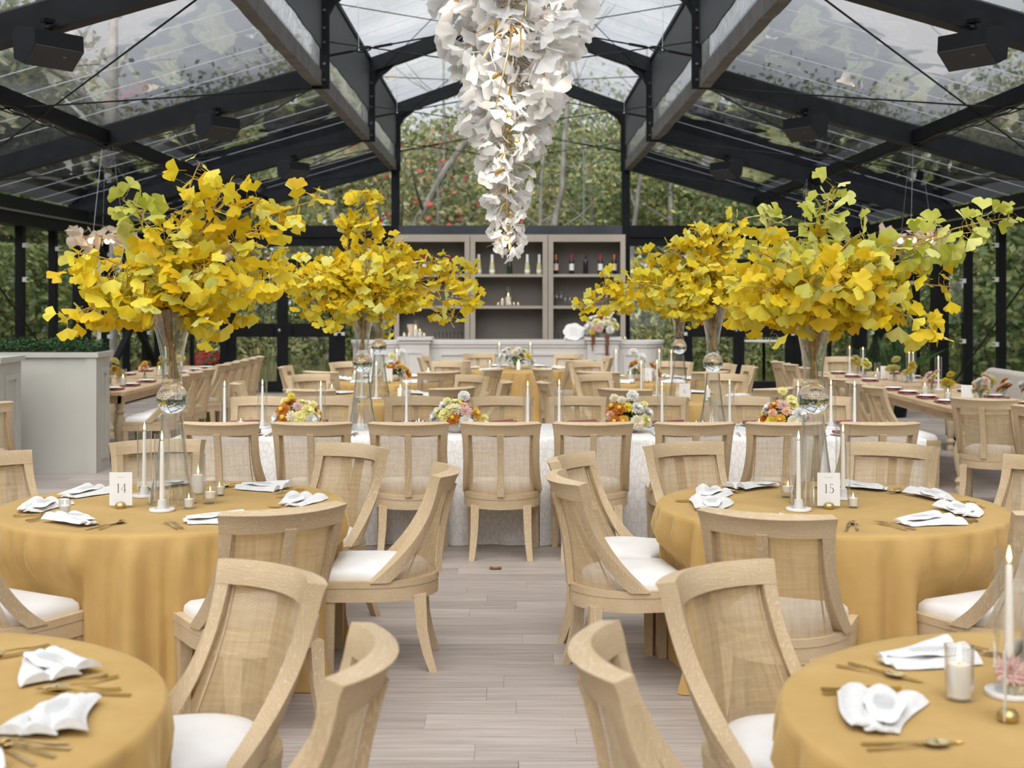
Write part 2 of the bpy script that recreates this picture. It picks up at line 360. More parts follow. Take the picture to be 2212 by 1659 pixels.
# ------------------------------------------------------------------ floor of planks
floor = struct('floor', MB().box(-6.7, 6.7, -5, 24.2, -.10, -.014).mesh('floor_bed', mat('floor_bed', (.16,.13,.115), .9), False), 'grey-beige wood plank floor')
PW, PL = .185, 1.25
pm = MB().box(-PL/2+.0006, PL/2-.0006, -PW/2+.0008, PW/2-.0008, -.013, 0).mesh('plank', PLANK, False)
allp = []; rr = random.Random(3); row = 0; y = -4.9
while y < 24.0:
    x = -6.7 + PL/2 - rr.random()*PL + .3
    while x < 6.7:
        allp.append((x, y + PW/2)); x += PL
    y += PW; row += 1
def pscore(p):
    x, y = p
    if y < 4.9: return 99
    v = abs(x) - .75*(y > 0)
    s = (0 if abs(x) < 1.7 and y < 10.3 else 30) + abs(x)*.5 + y*.3
    if abs(x)*F/y > 1230: s += 50
    return s
allp.sort(key=pscore); rest = MB()
for i, (x, yy) in enumerate(allp):
    if i < 290: ob('plank', pm, floor, (x, yy, 0))
    else: rest.box(x-PL/2+.0012, x+PL/2-.0012, yy-PW/2+.0012, yy+PW/2-.0012, -.013, 0)
ob('far_planks', rest.mesh('far_planks', PLANK_I, False), floor, kind='stuff')
leafbit = MB().grid(lambda u, v: ((u-.5)*.09*(1-.6*abs(v-.5)), (v-.5)*.06, .012*abs(u-.5)+.002), 4, 3).mesh('dry_leaf', mat('dry_leaf', (.22,.09,.03), .8), True)
tag(ob('fallen_leaf', leafbit, None, (P(1070,1229,8.39).x, 8.39, .002)), 'small dry brown leaf lying on the plank aisle', 'leaf')

# ------------------------------------------------------------------ roof frames, roof sheets, walls
XP, XW, ZL, ZU, ZE = 2.13, 6.45, 4.28, 5.25, 3.04
SL = (ZL-ZE)/(XW-XP); APEX = 6.0
def zlow(x): return ZL - SL*(abs(x)-XP)
def zup(x): return APEX - (APEX-ZU)/XP*abs(x)
FRAMES = [-4.9, 0.0, 4.9, 9.8, 14.6, 19.5, 24.0]
bolt = MB().lathe([(0,.012),(.016,.012),(.018,0)], 6).mesh('bolt', mat('bolt_steel', (.12,.125,.13), .3, .7), False)
for fi, fy in enumerate(FRAMES):
    end = fi == 6
    fr = struct('roof_frame', None, ('black steel roof frame of the glazed end wall' if end else 'black steel roof frame, number %d counted from the end wall' % (7-fi)))
    for s in (-1, 1):
        ob('lower_rafter', MB().bar((s*XP, fy, ZL), (s*(XW+.15), fy, zlow(XW+.15)), .13, .22).bar((s*XP, fy, ZL-.12), (s*XW, fy, ZE-.12), .19, .025).mesh('lower_rafter', STEEL, False), fr)
        g = [(s*XP, fy, ZU-.02), (s*(XP-.42), fy, zup(XP-.42)-.06), (s*(XP-.42), fy, zup(XP-.42)-.10), (s*(XP-.26), fy, ZU-.10), (s*(XP-.15), fy, ZU-.18), (s*(XP-.09), fy, ZU-.30), (s*(XP-.06), fy, ZU-.42), (s*XP, fy, ZU-.42)]
        ob('upper_rafter', MB().bar((s*(XP+.05), fy, zup(XP+.05)), (0, fy, APEX), .13, .20).bar((s*XP, fy, ZU-.11), (0, fy, APEX-.11), .19, .022).mesh('upper_rafter', STEEL, False), fr)
        ob('gusset', MB().plate(g, (0,1,0), .09).mesh('gusset', STEEL, False), fr)
        po = ob('post', MB().box(s*XP-.085, s*XP+.085, fy-.07, fy+.07, 4.12, ZU+.08).box(s*XP-.10, s*XP+.10, fy-.085, fy-.07, 4.10, ZU).mesh('post', STEEL, False), fr)
        if fi in (4, 5):
            for zz in (4.2, 4.38, 4.62, 4.78, 4.98):
                for bx in (-.045, .045): ob('bolt', bolt, po, (s*XP+bx, fy-.086, zz), (pi/2,0,0))
        if not end: ob('wall_column', MB().box(s*XW-.09, s*XW+.09, fy-.16, fy+.16, 0, ZE+.02).mesh('wall_column', DARK, False), fr)
        else:
            ob('gable_column', MB().box(s*XP-.075, s*XP+.075, fy-.07, fy+.07, 0, 4.12).mesh('gable_column', STEEL, False), fr)
            ob('wall_column', MB().box(s*XW-.12, s*XW+.12, fy-.12, fy+.12, 0, ZE+.02).mesh('wall_column', DARK, False), fr)
ceil = struct('ceiling', None, 'clear vinyl roof held between dark purlins')
for a, b in zip(FRAMES, FRAMES[1:]):
    for s in (-1, 1):
        n = Vector((s*SL, 0, 1)).normalized()
        for x0, x1 in ((XP+.02, 4.55), (4.55, XW+.3)):
            pts = [(s*x0, a, zlow(x0)+.10), (s*x1, a, zlow(x1)+.10), (s*x1, b, zlow(x1)+.10), (s*x0, b, zlow(x0)+.10)]
            ob('roof_sheet', MB().add(pts, [(0,1,2,3)]).mesh('roof_sheet', VINYL, False), ceil)
            # welded seams of the sheet
            m = MB()
            for k in range(1, 6):
                yy = a + (b-a)*k/6
                m.bar((s*x0, yy, zlow(x0)+.098), (s*x1, yy, zlow(x1)+.098), .02, .003)
            ob('seam', m.mesh('seam', clear('vinyl_seam', (.9,.9,.92), 1, .2, haze=.35) if 'SEAM' not in globals() else SEAM, False), ceil)
            SEAM = bpy.data.materials['vinyl_seam']
        ob('roof_sheet', MB().add([(s*(XP+.06), a, zup(XP)+.10), (0, a, APEX+.10), (0, b, APEX+.10), (s*(XP+.06), b, zup(XP)+.10)], [(0,1,2,3)]).mesh('roof_sheet', VINYLU, False), ceil)
        m = MB()
        for k in range(1, 6):
            yy = a + (b-a)*k/6; m.bar((s*XP, yy, zup(XP)+.098), (0, yy, APEX+.098), .02, .003)
        ob('seam', m.mesh('seam', SEAM, False), ceil)
        y0, y1 = a+.07, b-.07
        def sag(x, z0, z1, mt, nm, amp, seed, w=.02):      # strip with a wavy lower edge
            def fn(u, v, sd):
                yy = y0 + (y1-y0)*u; zz = z0 + (z1-z0)*v + (1-v)*amp*(noise.noise((u*6+seed, 0, 0)) + .5*noise.noise((u*19+seed, 3, 0)))
                return (s*(x + w*sd), yy, zz)
            ob(nm, MB().slab(fn, 40, 1).mesh(nm, mt, False), ceil)
        sag(XP-.02, 4.56, ZU+.06, FASCIA, 'fascia', .035, fi+s*3+a)
        ob('clerestory_strip', MB().add([(s*(XP+.01), y0, 4.3), (s*(XP+.01), y1, 4.3), (s*(XP+.01), y1, 4.62), (s*(XP+.01), y0, 4.62)], [(0,1,2,3)]).mesh('clerestory_strip', VINYLV, False), ceil)
        sag(XP-.02, 4.12, 4.30, WRAP, 'lower_purlin', .02, a*1.7+s, .12)
        ob('eave_purlin', MB().bar((s*(XP-.01), y0, ZU+.09), (s*(XP-.01), y1, ZU+.09), .06, .06).mesh('eave_purlin', STEEL, False), ceil)
        ob('mid_purlin', MB().bar((s*4.55, y0, zlow(4.55)-.02), (s*4.55, y1, zlow(4.55)-.02), .12, .13).mesh('mid_purlin', STEEL, False), ceil)
        c = MB()
        for k in range(3):
            c.tube([(s*(4.5+.03*k), y0+(y1-y0)*i/12, zlow(4.5)-.10-.012*k-.045*abs(sin(i*1.3+k))) for i in range(13)], .007, 5)
        ob('cable_bundle', c.mesh('cable_bundle', DARK), ceil)
        # bracing wires of the bay
        ob('brace_wire', MB().tube([(s*(XP+.1), a, zlow(XP)-.16), (s*(XW-.1), b, ZE-.02)], .009, 5).mesh('brace_wire', DARK), ceil)
        ob('brace_wire', MB().tube([(s*(XP+.1), b, zlow(XP)-.16), (s*(XW-.1), a, ZE-.02)], .009, 5).mesh('brace_wire', DARK), ceil)
        ob('brace_wire', MB().tube([(s*XP, a, ZU-.15), (s*.05, b, APEX-.25)], .007, 5).mesh('brace_wire', DARK), ceil)
        ob('brace_wire', MB().tube([(s*(XP-.1), b, ZU-.15), (s*.05, a, APEX-.25)], .006, 5).mesh('brace_wire', DARK), ceil)
    ob('ridge_purlin', MB().bar((0, a, APEX-.02), (0, b, APEX-.02), .08, .10).mesh('ridge_purlin', STEEL, False), ceil)
LINK = mat('galvanised_wire', (.30,.31,.33), .35, .8)
for fi, fy in enumerate(FRAMES[3:]):
    for s in (-1, 1):
        e0 = Vector((s*(XP-.1), fy-.09, 4.47)); e1 = Vector((s*.35, fy-.09, 4.78))
        td = ob('tie_rod', MB().tube([e0, e1], .009, 6).tube([e0, e0.lerp(e1,.16)], .016, 6).tube([e0.lerp(e1,.30), e0.lerp(e1,.42)], .016, 6).mesh('tie_rod', DARK), ceil)
        q = e0.lerp(e1, .23); d = (e1-e0).normalized()
        m = MB(); m.tube([q + d*.09*cos(t*pi/5) + Vector((0,0,.03))*sin(t*pi/5) for t in range(11)], .008, 5)
        ob('turnbuckle', m.mesh('turnbuckle', DARK), td)
        ob('tie_rod', MB().tube([(s*(XP-.1), fy-.05, ZU-.62), (s*.4, fy-.05, ZU-.85)], .008, 5).mesh('tie_rod', DARK), ceil)
        ob('hanging_wire', MB().tube([(s*1.72, fy-.06, zup(1.72)-.1), (s*1.70, fy-.08, 4.56)], .004, 4).ball((s*1.70, fy-.08, 4.53), .022, 8, 5).mesh('hanging_wire', LINK), ceil)

# end wall
wb = struct('wall_back', None, 'dark framed glass end wall with tall gable glazing')
YB = 24.0
def wbox(nm, x0, x1, z0, z1, d=.10, mt=None, par=None, y=YB):
    return ob(nm, MB().box(x0, x1, y-d/2, y+d/2, z0, z1).mesh(nm, mt or DARK, False), par or wb)
def pane(x0, x1, z0, z1, par=None, y=YB):
    return ob('pane', MB().add([(x0,y,z0),(x1,y,z0),(x1,y,z1),(x0,y,z1)], [(0,1,2,3)]).mesh('pane', PANE, False), par or wb)
wbox('beam', -XW, -XP-.07, 2.72, 3.10, .16); wbox('beam', XP+.07, XW, 2.72, 3.10, .16); wbox('beam', -XP+.07, XP-.07, 2.92, 3.10, .16, FASCIA)
wbox('rail', -XP+.07, XP-.07, 2.86, 2.92, .2, LINK)
wbox('rail', -XW, -XP-.07, 2.88, 2.91, .22, STEEL); wbox('rail', XP+.07, XW, 2.88, 2.91, .22, STEEL)
ob('gable_pane', MB().add([(-XP+.07,YB,3.1),(XP-.07,YB,3.1),(XP-.07,YB,ZU-.1),(0,YB,APEX-.1),(-XP+.07,YB,ZU-.1)], [(0,1,2,3,4)]).mesh('gable_pane', PANE, False), wb)
for s in (-1, 1):
    ob('gable_pane', MB().add([(s*XP,YB,3.1),(s*XW,YB,3.1),(s*XW,YB,3.05),(s*XP,YB,ZL-.1)], [(0,1,2,3)]).mesh('gable_pane', PANE, False), wb)
    wbox('seam_strip', s*1.35-.018, s*1.35+.018, 3.12, 4.75, .02, SEAM)
    xa, xb, xc = sorted((s*5.37, s*3.07))[0], sorted((s*5.37, s*3.07))[1], s*4.22
    wbox('jamb', xa, xa+.12, 0, 2.72, .14); wbox('jamb', xb-.12, xb, 0, 2.72, .14)
    wbox('header', xa, xb, 2.16, 2.48, .14); pane(xa+.12, xb-.12, 2.48, 2.72)
    for q0, q1 in ((min(s*XW, s*5.37), max(s*XW, s*5.37)), (min(s*XP, s*3.07), max(s*XP, s*3.07))):
        pane(q0+.06, q1-.06, .06, 2.72); wbox('sill_rail', q0, q1, 0, .08, .12)
    mid = s*5.9; wbox('mullion', mid-.03, mid+.03, 0, 2.72, .1)
    dr = struct('door_1' if s < 0 else 'door_2', None, 'black double door with glass panels %s' % ('left of the bar' if s < 0 else 'right of the bar'))
    for k, (l0, l1) in enumerate(((xa+.12, xc), (xc, xb-.12))):
        m = MB(); y0, y1 = YB-.05, YB+.03
        st0, st1 = (.17, .10) if k == 0 else (.10, .17)
        m.box(l0, l0+st0, y0, y1, .02, 2.16); m.box(l1-st1, l1, y0, y1, .02, 2.16)
        m.box(l0+st0, l1-st1, y0, y1, .02, .22); m.box(l0+st0, l1-st1, y0, y1, 1.04, 1.29); m.box(l0+st0, l1-st1, y0, y1, 2.08, 2.16)
        lf = ob('door_leaf', m.mesh('door_leaf', DARK, False), dr)
        for z0, z1 in ((.22, 1.04), (1.29, 2.08)):
            ob('pane', MB().add([(l0+st0,YB,z0),(l1-st1,YB,z0),(l1-st1,YB,z1),(l0+st0,YB,z1)], [(0,1,2,3)]).mesh('pane', PANE, False), lf)
        hx = l1-.17 if k == 0 else l0+.17
        ob('handle', MB().bar((hx, y0-.035, 1.06), (hx, y0-.035, 1.27), .03, .03).mesh('handle', STEEL, False), lf)
        if k == 0: ob('lock', MB().ball((l1-.05, y0-.01, 1.16), .035, 10, 6).mesh('lock', LINK), lf)
    for hx in (xa+.09, xb-.09):
        for hz in (1.10, 2.52):
            ob('clip', MB().box(hx-.10, hx-.04, YB-.1, YB-.06, hz-.03, hz+.03).box(hx+.04, hx+.10, YB-.1, YB-.06, hz-.03, hz+.03).box(hx-.04, hx+.04, YB-.1, YB-.06, hz+.015, hz+.03).mesh('clip', mat('pale_clip', (.55,.55,.55), .4) if 'CLIP' not in globals() else CLIP, False), wb)
            CLIP = bpy.data.materials['pale_clip']
# side walls
for s, nm in ((-1, 'wall_left'), (1, 'wall_right')):
    ws = struct(nm, None, 'dark framed glass side wall, %s of the room' % ('left' if s < 0 else 'right'))
    ob('eave_beam', MB().box(s*XW-.12, s*XW+.12, -4.9, 24, 2.70, 3.06).mesh('eave_beam', DARK, False), ws)
    ob('gutter_rail', MB().box(s*(XW-.13)-.02, s*(XW-.13)+.02, -4.9, 24, 2.86, 2.885).mesh('gutter_rail', LINK, False), ws)
    ob('sill_rail', MB().box(s*XW-.06, s*XW+.06, -4.9, 24, 0, .08).mesh('sill_rail', DARK, False), ws)
    ys = []
    for a, b in zip(FRAMES, FRAMES[1:]): ys += [a + (b-a)*k/4 for k in range(4)]
    ys.append(24.0)
    for i, (a, b) in enumerate(zip(ys, ys[1:])):
        if i % 4: ob('mullion', MB().box(s*XW-.05, s*XW+.05, a-.055, a+.055, 0, 2.70).mesh('mullion', DARK, False), ws)
        if i % 4 and a > 14.6:
            for hz in (1.15, 2.0, 2.45):
                ob('clip', MB().box(s*(XW-.075)-.025, s*(XW-.075)+.025, a-.062, a-.055, hz-.03, hz+.03).box(s*(XW-.11)-.02, s*(XW-.11)+.02, a-.06, a-.03, hz+.018, hz+.03).box(s*(XW-.11)-.02, s*(XW-.11)+.02, a-.06, a-.03, hz-.03, hz-.018).mesh('clip', CLIP, False), ws)
        ob('pane', MB().add([(s*XW,a+.05,.08),(s*XW,b-.05,.08),(s*XW,b-.05,2.7),(s*XW,a+.05,2.7)], [(0,1,2,3)]).mesh('pane', PANE, False), ws)
    for a, b in ((19.7, 23.9),):
        for z0, z1 in ((.1, 2.65), (2.65, .1)):
            ob('brace', MB().bar((s*(XW-.12), a, z0), (s*(XW-.12), b, z1), .09, .09).mesh('brace', STEEL, False), ws)
    ob('brace_wire', MB().tube([(s*(XW-.1), 14.8, 2.6), (s*(XW-.1), 19.3, .15)], .012, 5).mesh('brace_wire', DARK), ws)

# ------------------------------------------------------------------ outdoors: ground, trees, shrubs
GRASS = mat('meadow_grass', (.17,.20,.07), .95, col2=(.30,.28,.12), var=.2, scale=1.2, bump=.5)
struct('ground', MB().grid(lambda u, v: ((u-.5)*160, -30+v*150, -.12 + .9*max(0, (v*150-60))/60 + .15*noise.noise((u*20, v*20, 0))), 50, 50).mesh('ground', GRASS), 'grassy ground outside the glass walls')
BARET = mat('grey_bark', (.15,.138,.125), .9, var=.3, scale=3, stretch=(3,3,.6), bump=.4)
LG = leafmat('tree_leaf_green', [(0,(.085,.125,.055)), (.35,(.16,.21,.09)), (.7,(.26,.30,.14)), (.92,(.40,.38,.14)), (1,(.52,.40,.12))], .4, True)
LY = leafmat('tree_leaf_olive', [(0,(.14,.175,.085)), (.4,(.25,.28,.14)), (.75,(.38,.38,.19)), (1,(.54,.43,.16))], .4, True)
LR = leafmat('tree_leaf_red', [(0,(.14,.17,.08)), (.80,(.34,.32,.17)), (.90,(.40,.20,.12)), (.93,(.50,.07,.06)), (1,(.6,.09,.07))], .35, True)
LS = leafmat('shrub_leaf', [(0,(.045,.08,.025)), (.5,(.11,.16,.05)), (1,(.26,.28,.09))], .4, True)
def leafquad(m, c, n, size, r):
    n = n.normalized(); a = n.orthogonal().normalized(); a = Matrix.Rotation(r.random()*6.28, 3, n) @ a; b = n.cross(a)
    m.add([c - a*size, c + b*size*.55, c + a*size, c - b*size*.55], [(0,1,2,3)])
def tree_proto(seed, h, leafm, nl, spread, lean=0):
    r = random.Random(seed); t = MB(); lf = MB()
    pts = [Vector((lean*h*k/6*.35 + r.uniform(-.12,.12)*k*.4, r.uniform(-.12,.12)*k*.3, h*.85*k/6)) for k in range(7)]
    t.tube(pts, [.17*(1-.11*k) for k in range(7)], 8); tips = []
    for k in range(13):
        i = r.randint(1, 6); p0 = pts[i]; a = r.random()*6.28; ln = spread*r.uniform(.45,1)*(1.15-.10*i)
        p1 = p0 + Vector((cos(a)*ln*.5, sin(a)*ln*.5, r.uniform(.1,.5)*ln)); p2 = p0 + Vector((cos(a)*ln, sin(a)*ln, r.uniform(.15,.9)*ln))
        t.tube([p0, p1, p2], [.055,.035,.012], 5); tips += [p1, p2, p0.lerp(p2,.75)]
    tips += [pts[5], pts[6], pts[6]+Vector((0,0,h*.1))]
    for k in range(nl):
        c = r.choice(tips); d = Vector((r.gauss(0,1), r.gauss(0,1), r.gauss(0,.75)))*spread*.27
        leafquad(lf, c + d, Vector((r.gauss(0,1), r.gauss(0,1), r.gauss(.6,1))), r.uniform(.07,.145), r)
    return [('trunk', t.mesh('trunk', TRUNK), []), ('crown', lf.mesh('crown', leafm, False), [])]
def shrub_proto(seed, h, leafm, nl):
    r = random.Random(seed); t = MB(); lf = MB()
    for k in range(7):
        a = r.random()*6.28; t.tube([(0,0,0), (cos(a)*h*.2, sin(a)*h*.2, h*.5), (cos(a)*h*.4, sin(a)*h*.4, h*.95)], [.03,.02,.006], 5)
    for k in range(nl):
        z = r.random()**.75; rr_ = h*.6*(.45+.55*sin(pi*min(1,z*.8+.1)))*r.random()**.5; a = r.random()*6.28
        leafquad(lf, Vector((cos(a)*rr_, sin(a)*rr_, z*h*1.05)), Vector((cos(a), sin(a), r.gauss(.4,.8))), r.uniform(.05,.10), r)
    return [('stem', t.mesh('stem', TRUNK), []), ('foliage', lf.mesh('foliage', leafm, False), [])]
TR = [tree_proto(1, 8.5, LG, 5200, 2.6), tree_proto(2, 9.5, LY, 5200, 2.8, .5), tree_proto(3, 7.5, LG, 4800, 2.4, -.4), tree_proto(4, 9.0, LY, 4600, 2.6), tree_proto(5, 7.6, LR, 4200, 2.4, .3)]
SH = [shrub_proto(11, 2.3, LS, 2600), shrub_proto(12, 1.7, LY, 2200), shrub_proto(13, 2.8, LS, 3000)]
r = random.Random(21)
def tree(k, x, y, sc=1, lab=None, grp=None):
    place(TR[k], 'tree', lab, 'tree', (x, y, -.15 + .9*max(0, (y-30))/60), r.random()*6.28, grp, sc)
g1 = 'trees beyond the glass end wall'; l1 = 'leafy green tree in the wood beyond the end wall'
for yy, n, sp, sc in ((32, 9, 3.0, .74), (38, 12, 3.0, .84), (46, 14, 3.4, .98), (56, 15, 4.3, 1.12)):
    for i in range(n):
        x = (i-(n-1)/2)*sp + r.uniform(-.8,.8); k = r.choice((0,1,2,3,0,1))
        tree(k, x, yy + r.uniform(-2,2), sc*r.uniform(.85,1.08), l1, g1)
for i in range(9): tree(i % 4, -16+i*4, -11 + r.uniform(-1,1), 1.0, 'unseen green tree added behind the camera to block a sky reflection', 'unseen trees added behind the camera')  # unseen trees added to block the open end's bright reflection in the gable glass
tree(4, -1.3, 30.5, .80, 'tree with red leaves seen through the gable beside the chandelier')
g2 = 'trees beyond the side walls'
for s, side in ((-1, 'left'), (1, 'right')):
    for i in range(9):
        tree(r.choice((0,2,3,0)), s*(12.5 + r.uniform(-1.5,2.5)), 5 + i*3.4 + r.uniform(-.8,.8), r.uniform(.85,1.05), 'green tree standing outside the %s glass side wall' % side, 'trees outside the %s side wall' % side)
    for i in range(6):
        tree(r.choice((1,0,3)), s*(18 + r.uniform(-2,2)), 2 + i*6 + r.uniform(-1,1), r.uniform(1,1.2), 'green tree standing outside the %s glass side wall' % side, 'trees outside the %s side wall' % side)
    for i in range(10):
        place(r.choice(SH), 'shrub', 'dense green shrub outside the %s glass side wall' % side, 'shrub', (s*(9.6 + r.uniform(-.4,1.4)), 13 + i*1.5, -.12), r.random()*6.28, 'shrubs outside the %s side wall' % side, r.uniform(.8,1.15))
for i in range(16):
    x = -13.5 + i*1.8 + r.uniform(-.4,.4)
    place(r.choice(SH), 'shrub', 'wild green shrub behind the glass end wall', 'shrub', (x, 28.6 + r.uniform(-.9,1.2), -.12), r.random()*6.28, 'shrubs behind the end wall', r.uniform(.75,1.05))
# tall meadow grass in front of the shrubs
m = MB()
for i in range(7000):
    x, y = r.uniform(-13, 13), r.uniform(25.2, 29); h = r.uniform(.25,.8); a = r.random()*6.28; c = Vector((x, y, -.12)); d = Vector((cos(a)*.012, sin(a)*.012, 0))
    m.add([c-d, c+d, c + Vector((r.uniform(-.15,.15), r.uniform(-.15,.15), h))], [(0,1,2)])
tag(ob('meadow_grass', m.mesh('meadow_grass', leafmat('grass_blade', [(0,(.14,.18,.05)), (.6,(.30,.29,.11)), (1,(.42,.36,.17))], .4, True), False)), 'tall wild grass growing outside the glass doors', 'grass', kind='stuff')
# pot of red flowers outside by the left door, cocktail table, lamp post
m = MB(); r2 = random.Random(5)
for i in range(420):
    a = r2.random()*6.28; q = .42*r2.random()**.5; z = .62 + .3*(1-(q/.42)**2)*r2.random()
    leafquad(m, Vector((cos(a)*q, sin(a)*q, z)), Vector((cos(a), sin(a), 1.2)), .045, r2)
m2 = MB()
for i in range(420):
    a = r2.random()*6.28; q = .40*r2.random()**.5; leafquad(m2, Vector((cos(a)*q, sin(a)*q, .38+.35*r2.random())), Vector((cos(a), sin(a), .8)), .05, r2)
place([('pot', MB().lathe([(0,0),(.2,0),(.27,.4),(.25,.4),(0,.36)], 16).mesh('pot', DARK), []), ('leaves', m2.mesh('leaves', LS, False), []),
       ('blooms', m.mesh('blooms', leafmat('red_bloom', [(0,(.25,.01,.015)),(1,(.55,.03,.03))], .2, True), False), [])],
      'flower_pot', 'pot of dark red flowers outside, left of the double door', 'plant', (-5.85, 24.9, -.1), 0)
ck = thing('cocktail_table', 'tall round white cocktail table outside, beyond the right door', 'table', ((1650-CX)*25.4/F, 25.4, -.1))
ob('table_top', MB().lathe([(0,1.0),(.42,1.0),(.43,1.015),(.42,1.03),(0,1.03)], 32).mesh('cocktail_top', WHITE), ck)
ob('leg', MB().lathe([(.03,.02),(.03,1.0)], 10).mesh('cocktail_leg', DARK), ck); ob('base', MB().lathe([(0,0),(.26,0),(.26,.015),(.03,.03)], 20).mesh('cocktail_base', DARK), ck)
lp = thing('lamp_post', 'old black street lamp outside the right glass wall', 'street lamp', ((2083-CX)*19.9/F, 19.9, -.12))
ob('pole', MB().lathe([(.11,0),(.11,.35),(.055,.45),(.05,1.55),(.075,1.6),(.045,1.66)], 12).mesh('lamp_pole', STEEL), lp)
ob('lantern', MB().lathe([(.05,1.66),(.07,1.75),(.12,2.02),(.11,2.02),(.06,1.75)], 6).mesh('lantern', PANE, False), lp)
ob('cap', MB().lathe([(.17,2.02),(.16,2.05),(.07,2.13),(.03,2.15),(.045,2.2),(.012,2.25),(0,2.34)], 12).mesh('lamp_cap', LINK), lp)

# pale trunk just outside the left wall
bt = thing('tree', 'thick pale tree trunk close outside the left glass wall', 'tree', ((229-CX)*22.3/F, 22.3, -.12)); m = MB()
m.tube([(0,0,0),(.02,.02,1.5),(-.03,.05,3.2),(.05,.1,5),(.1,.15,7)], [.20,.165,.15,.12,.06], 12)
for a, z in ((.5,3.6),(2.4,4.2),(4.1,4.8),(1.4,5.4)): m.tube([(0,.05,z),(cos(a)*.8,sin(a)*.8,z+.9),(cos(a)*1.5,sin(a)*1.5,z+1.3)], [.06,.04,.015], 6)
ob('trunk', m.mesh('pale_trunk', mat('pale_bark', (.50,.47,.43), .9, var=.25, scale=4, bump=.4)), bt)

# slender bare trunks of the wood's edge, close behind the end wall
rt = random.Random(9)
for i, (ax, ay, bx, by, Yt, rd) in enumerate(((885,500,1010,300,29.5,.13), (1200,500,1222,250,30.5,.10), (1163,500,1172,330,31,.07), (1372,500,1385,300,30,.08), (1455,505,1440,330,31,.10), (735,505,700,330,30,.08), (1285,500,1262,300,32,.06), (960,500,955,260,32,.07))):
    a, b = P(ax, ay, Yt), P(bx, by, Yt+.5); base = a + (a-b)*((a.z+.1)/(b.z-a.z)); top = b + (b-a)*1.0; m = MB()
    pts = [base.lerp(top, k/8) - base + Vector((rt.uniform(-.08,.08), rt.uniform(-.08,.08), 0))*(0 < k < 8) for k in range(9)]; m.tube(pts, [rd*(1-.085*k) for k in range(9)], 8)
    for k in range(6):
        p0 = pts[rt.randint(3,7)]; an = rt.random()*6.28; L = rt.uniform(.8,1.8); m.tube([p0, p0+Vector((cos(an)*L*.5, sin(an)*L*.5, L*.3)), p0+Vector((cos(an)*L, sin(an)*L, L*.75))], [rd*.35, rd*.22, .008], 5)
    t = thing('tree', 'bare slender tree trunk behind the gable glass, %s' % ('leaning thick one left of the chandelier', 'tall one right of the chandelier tip', 'thin one beside the chandelier tip', 'thin one right of the gable column', 'forked one far right under the roof slope', 'one far left under the roof slope', 'thin pale one between chandelier and column', 'thin pale one left of the chandelier')[i], 'tree', base, 0, 'bare trunks behind the end wall')
    ob('trunk', m.mesh('bare_trunk', BARET), t)
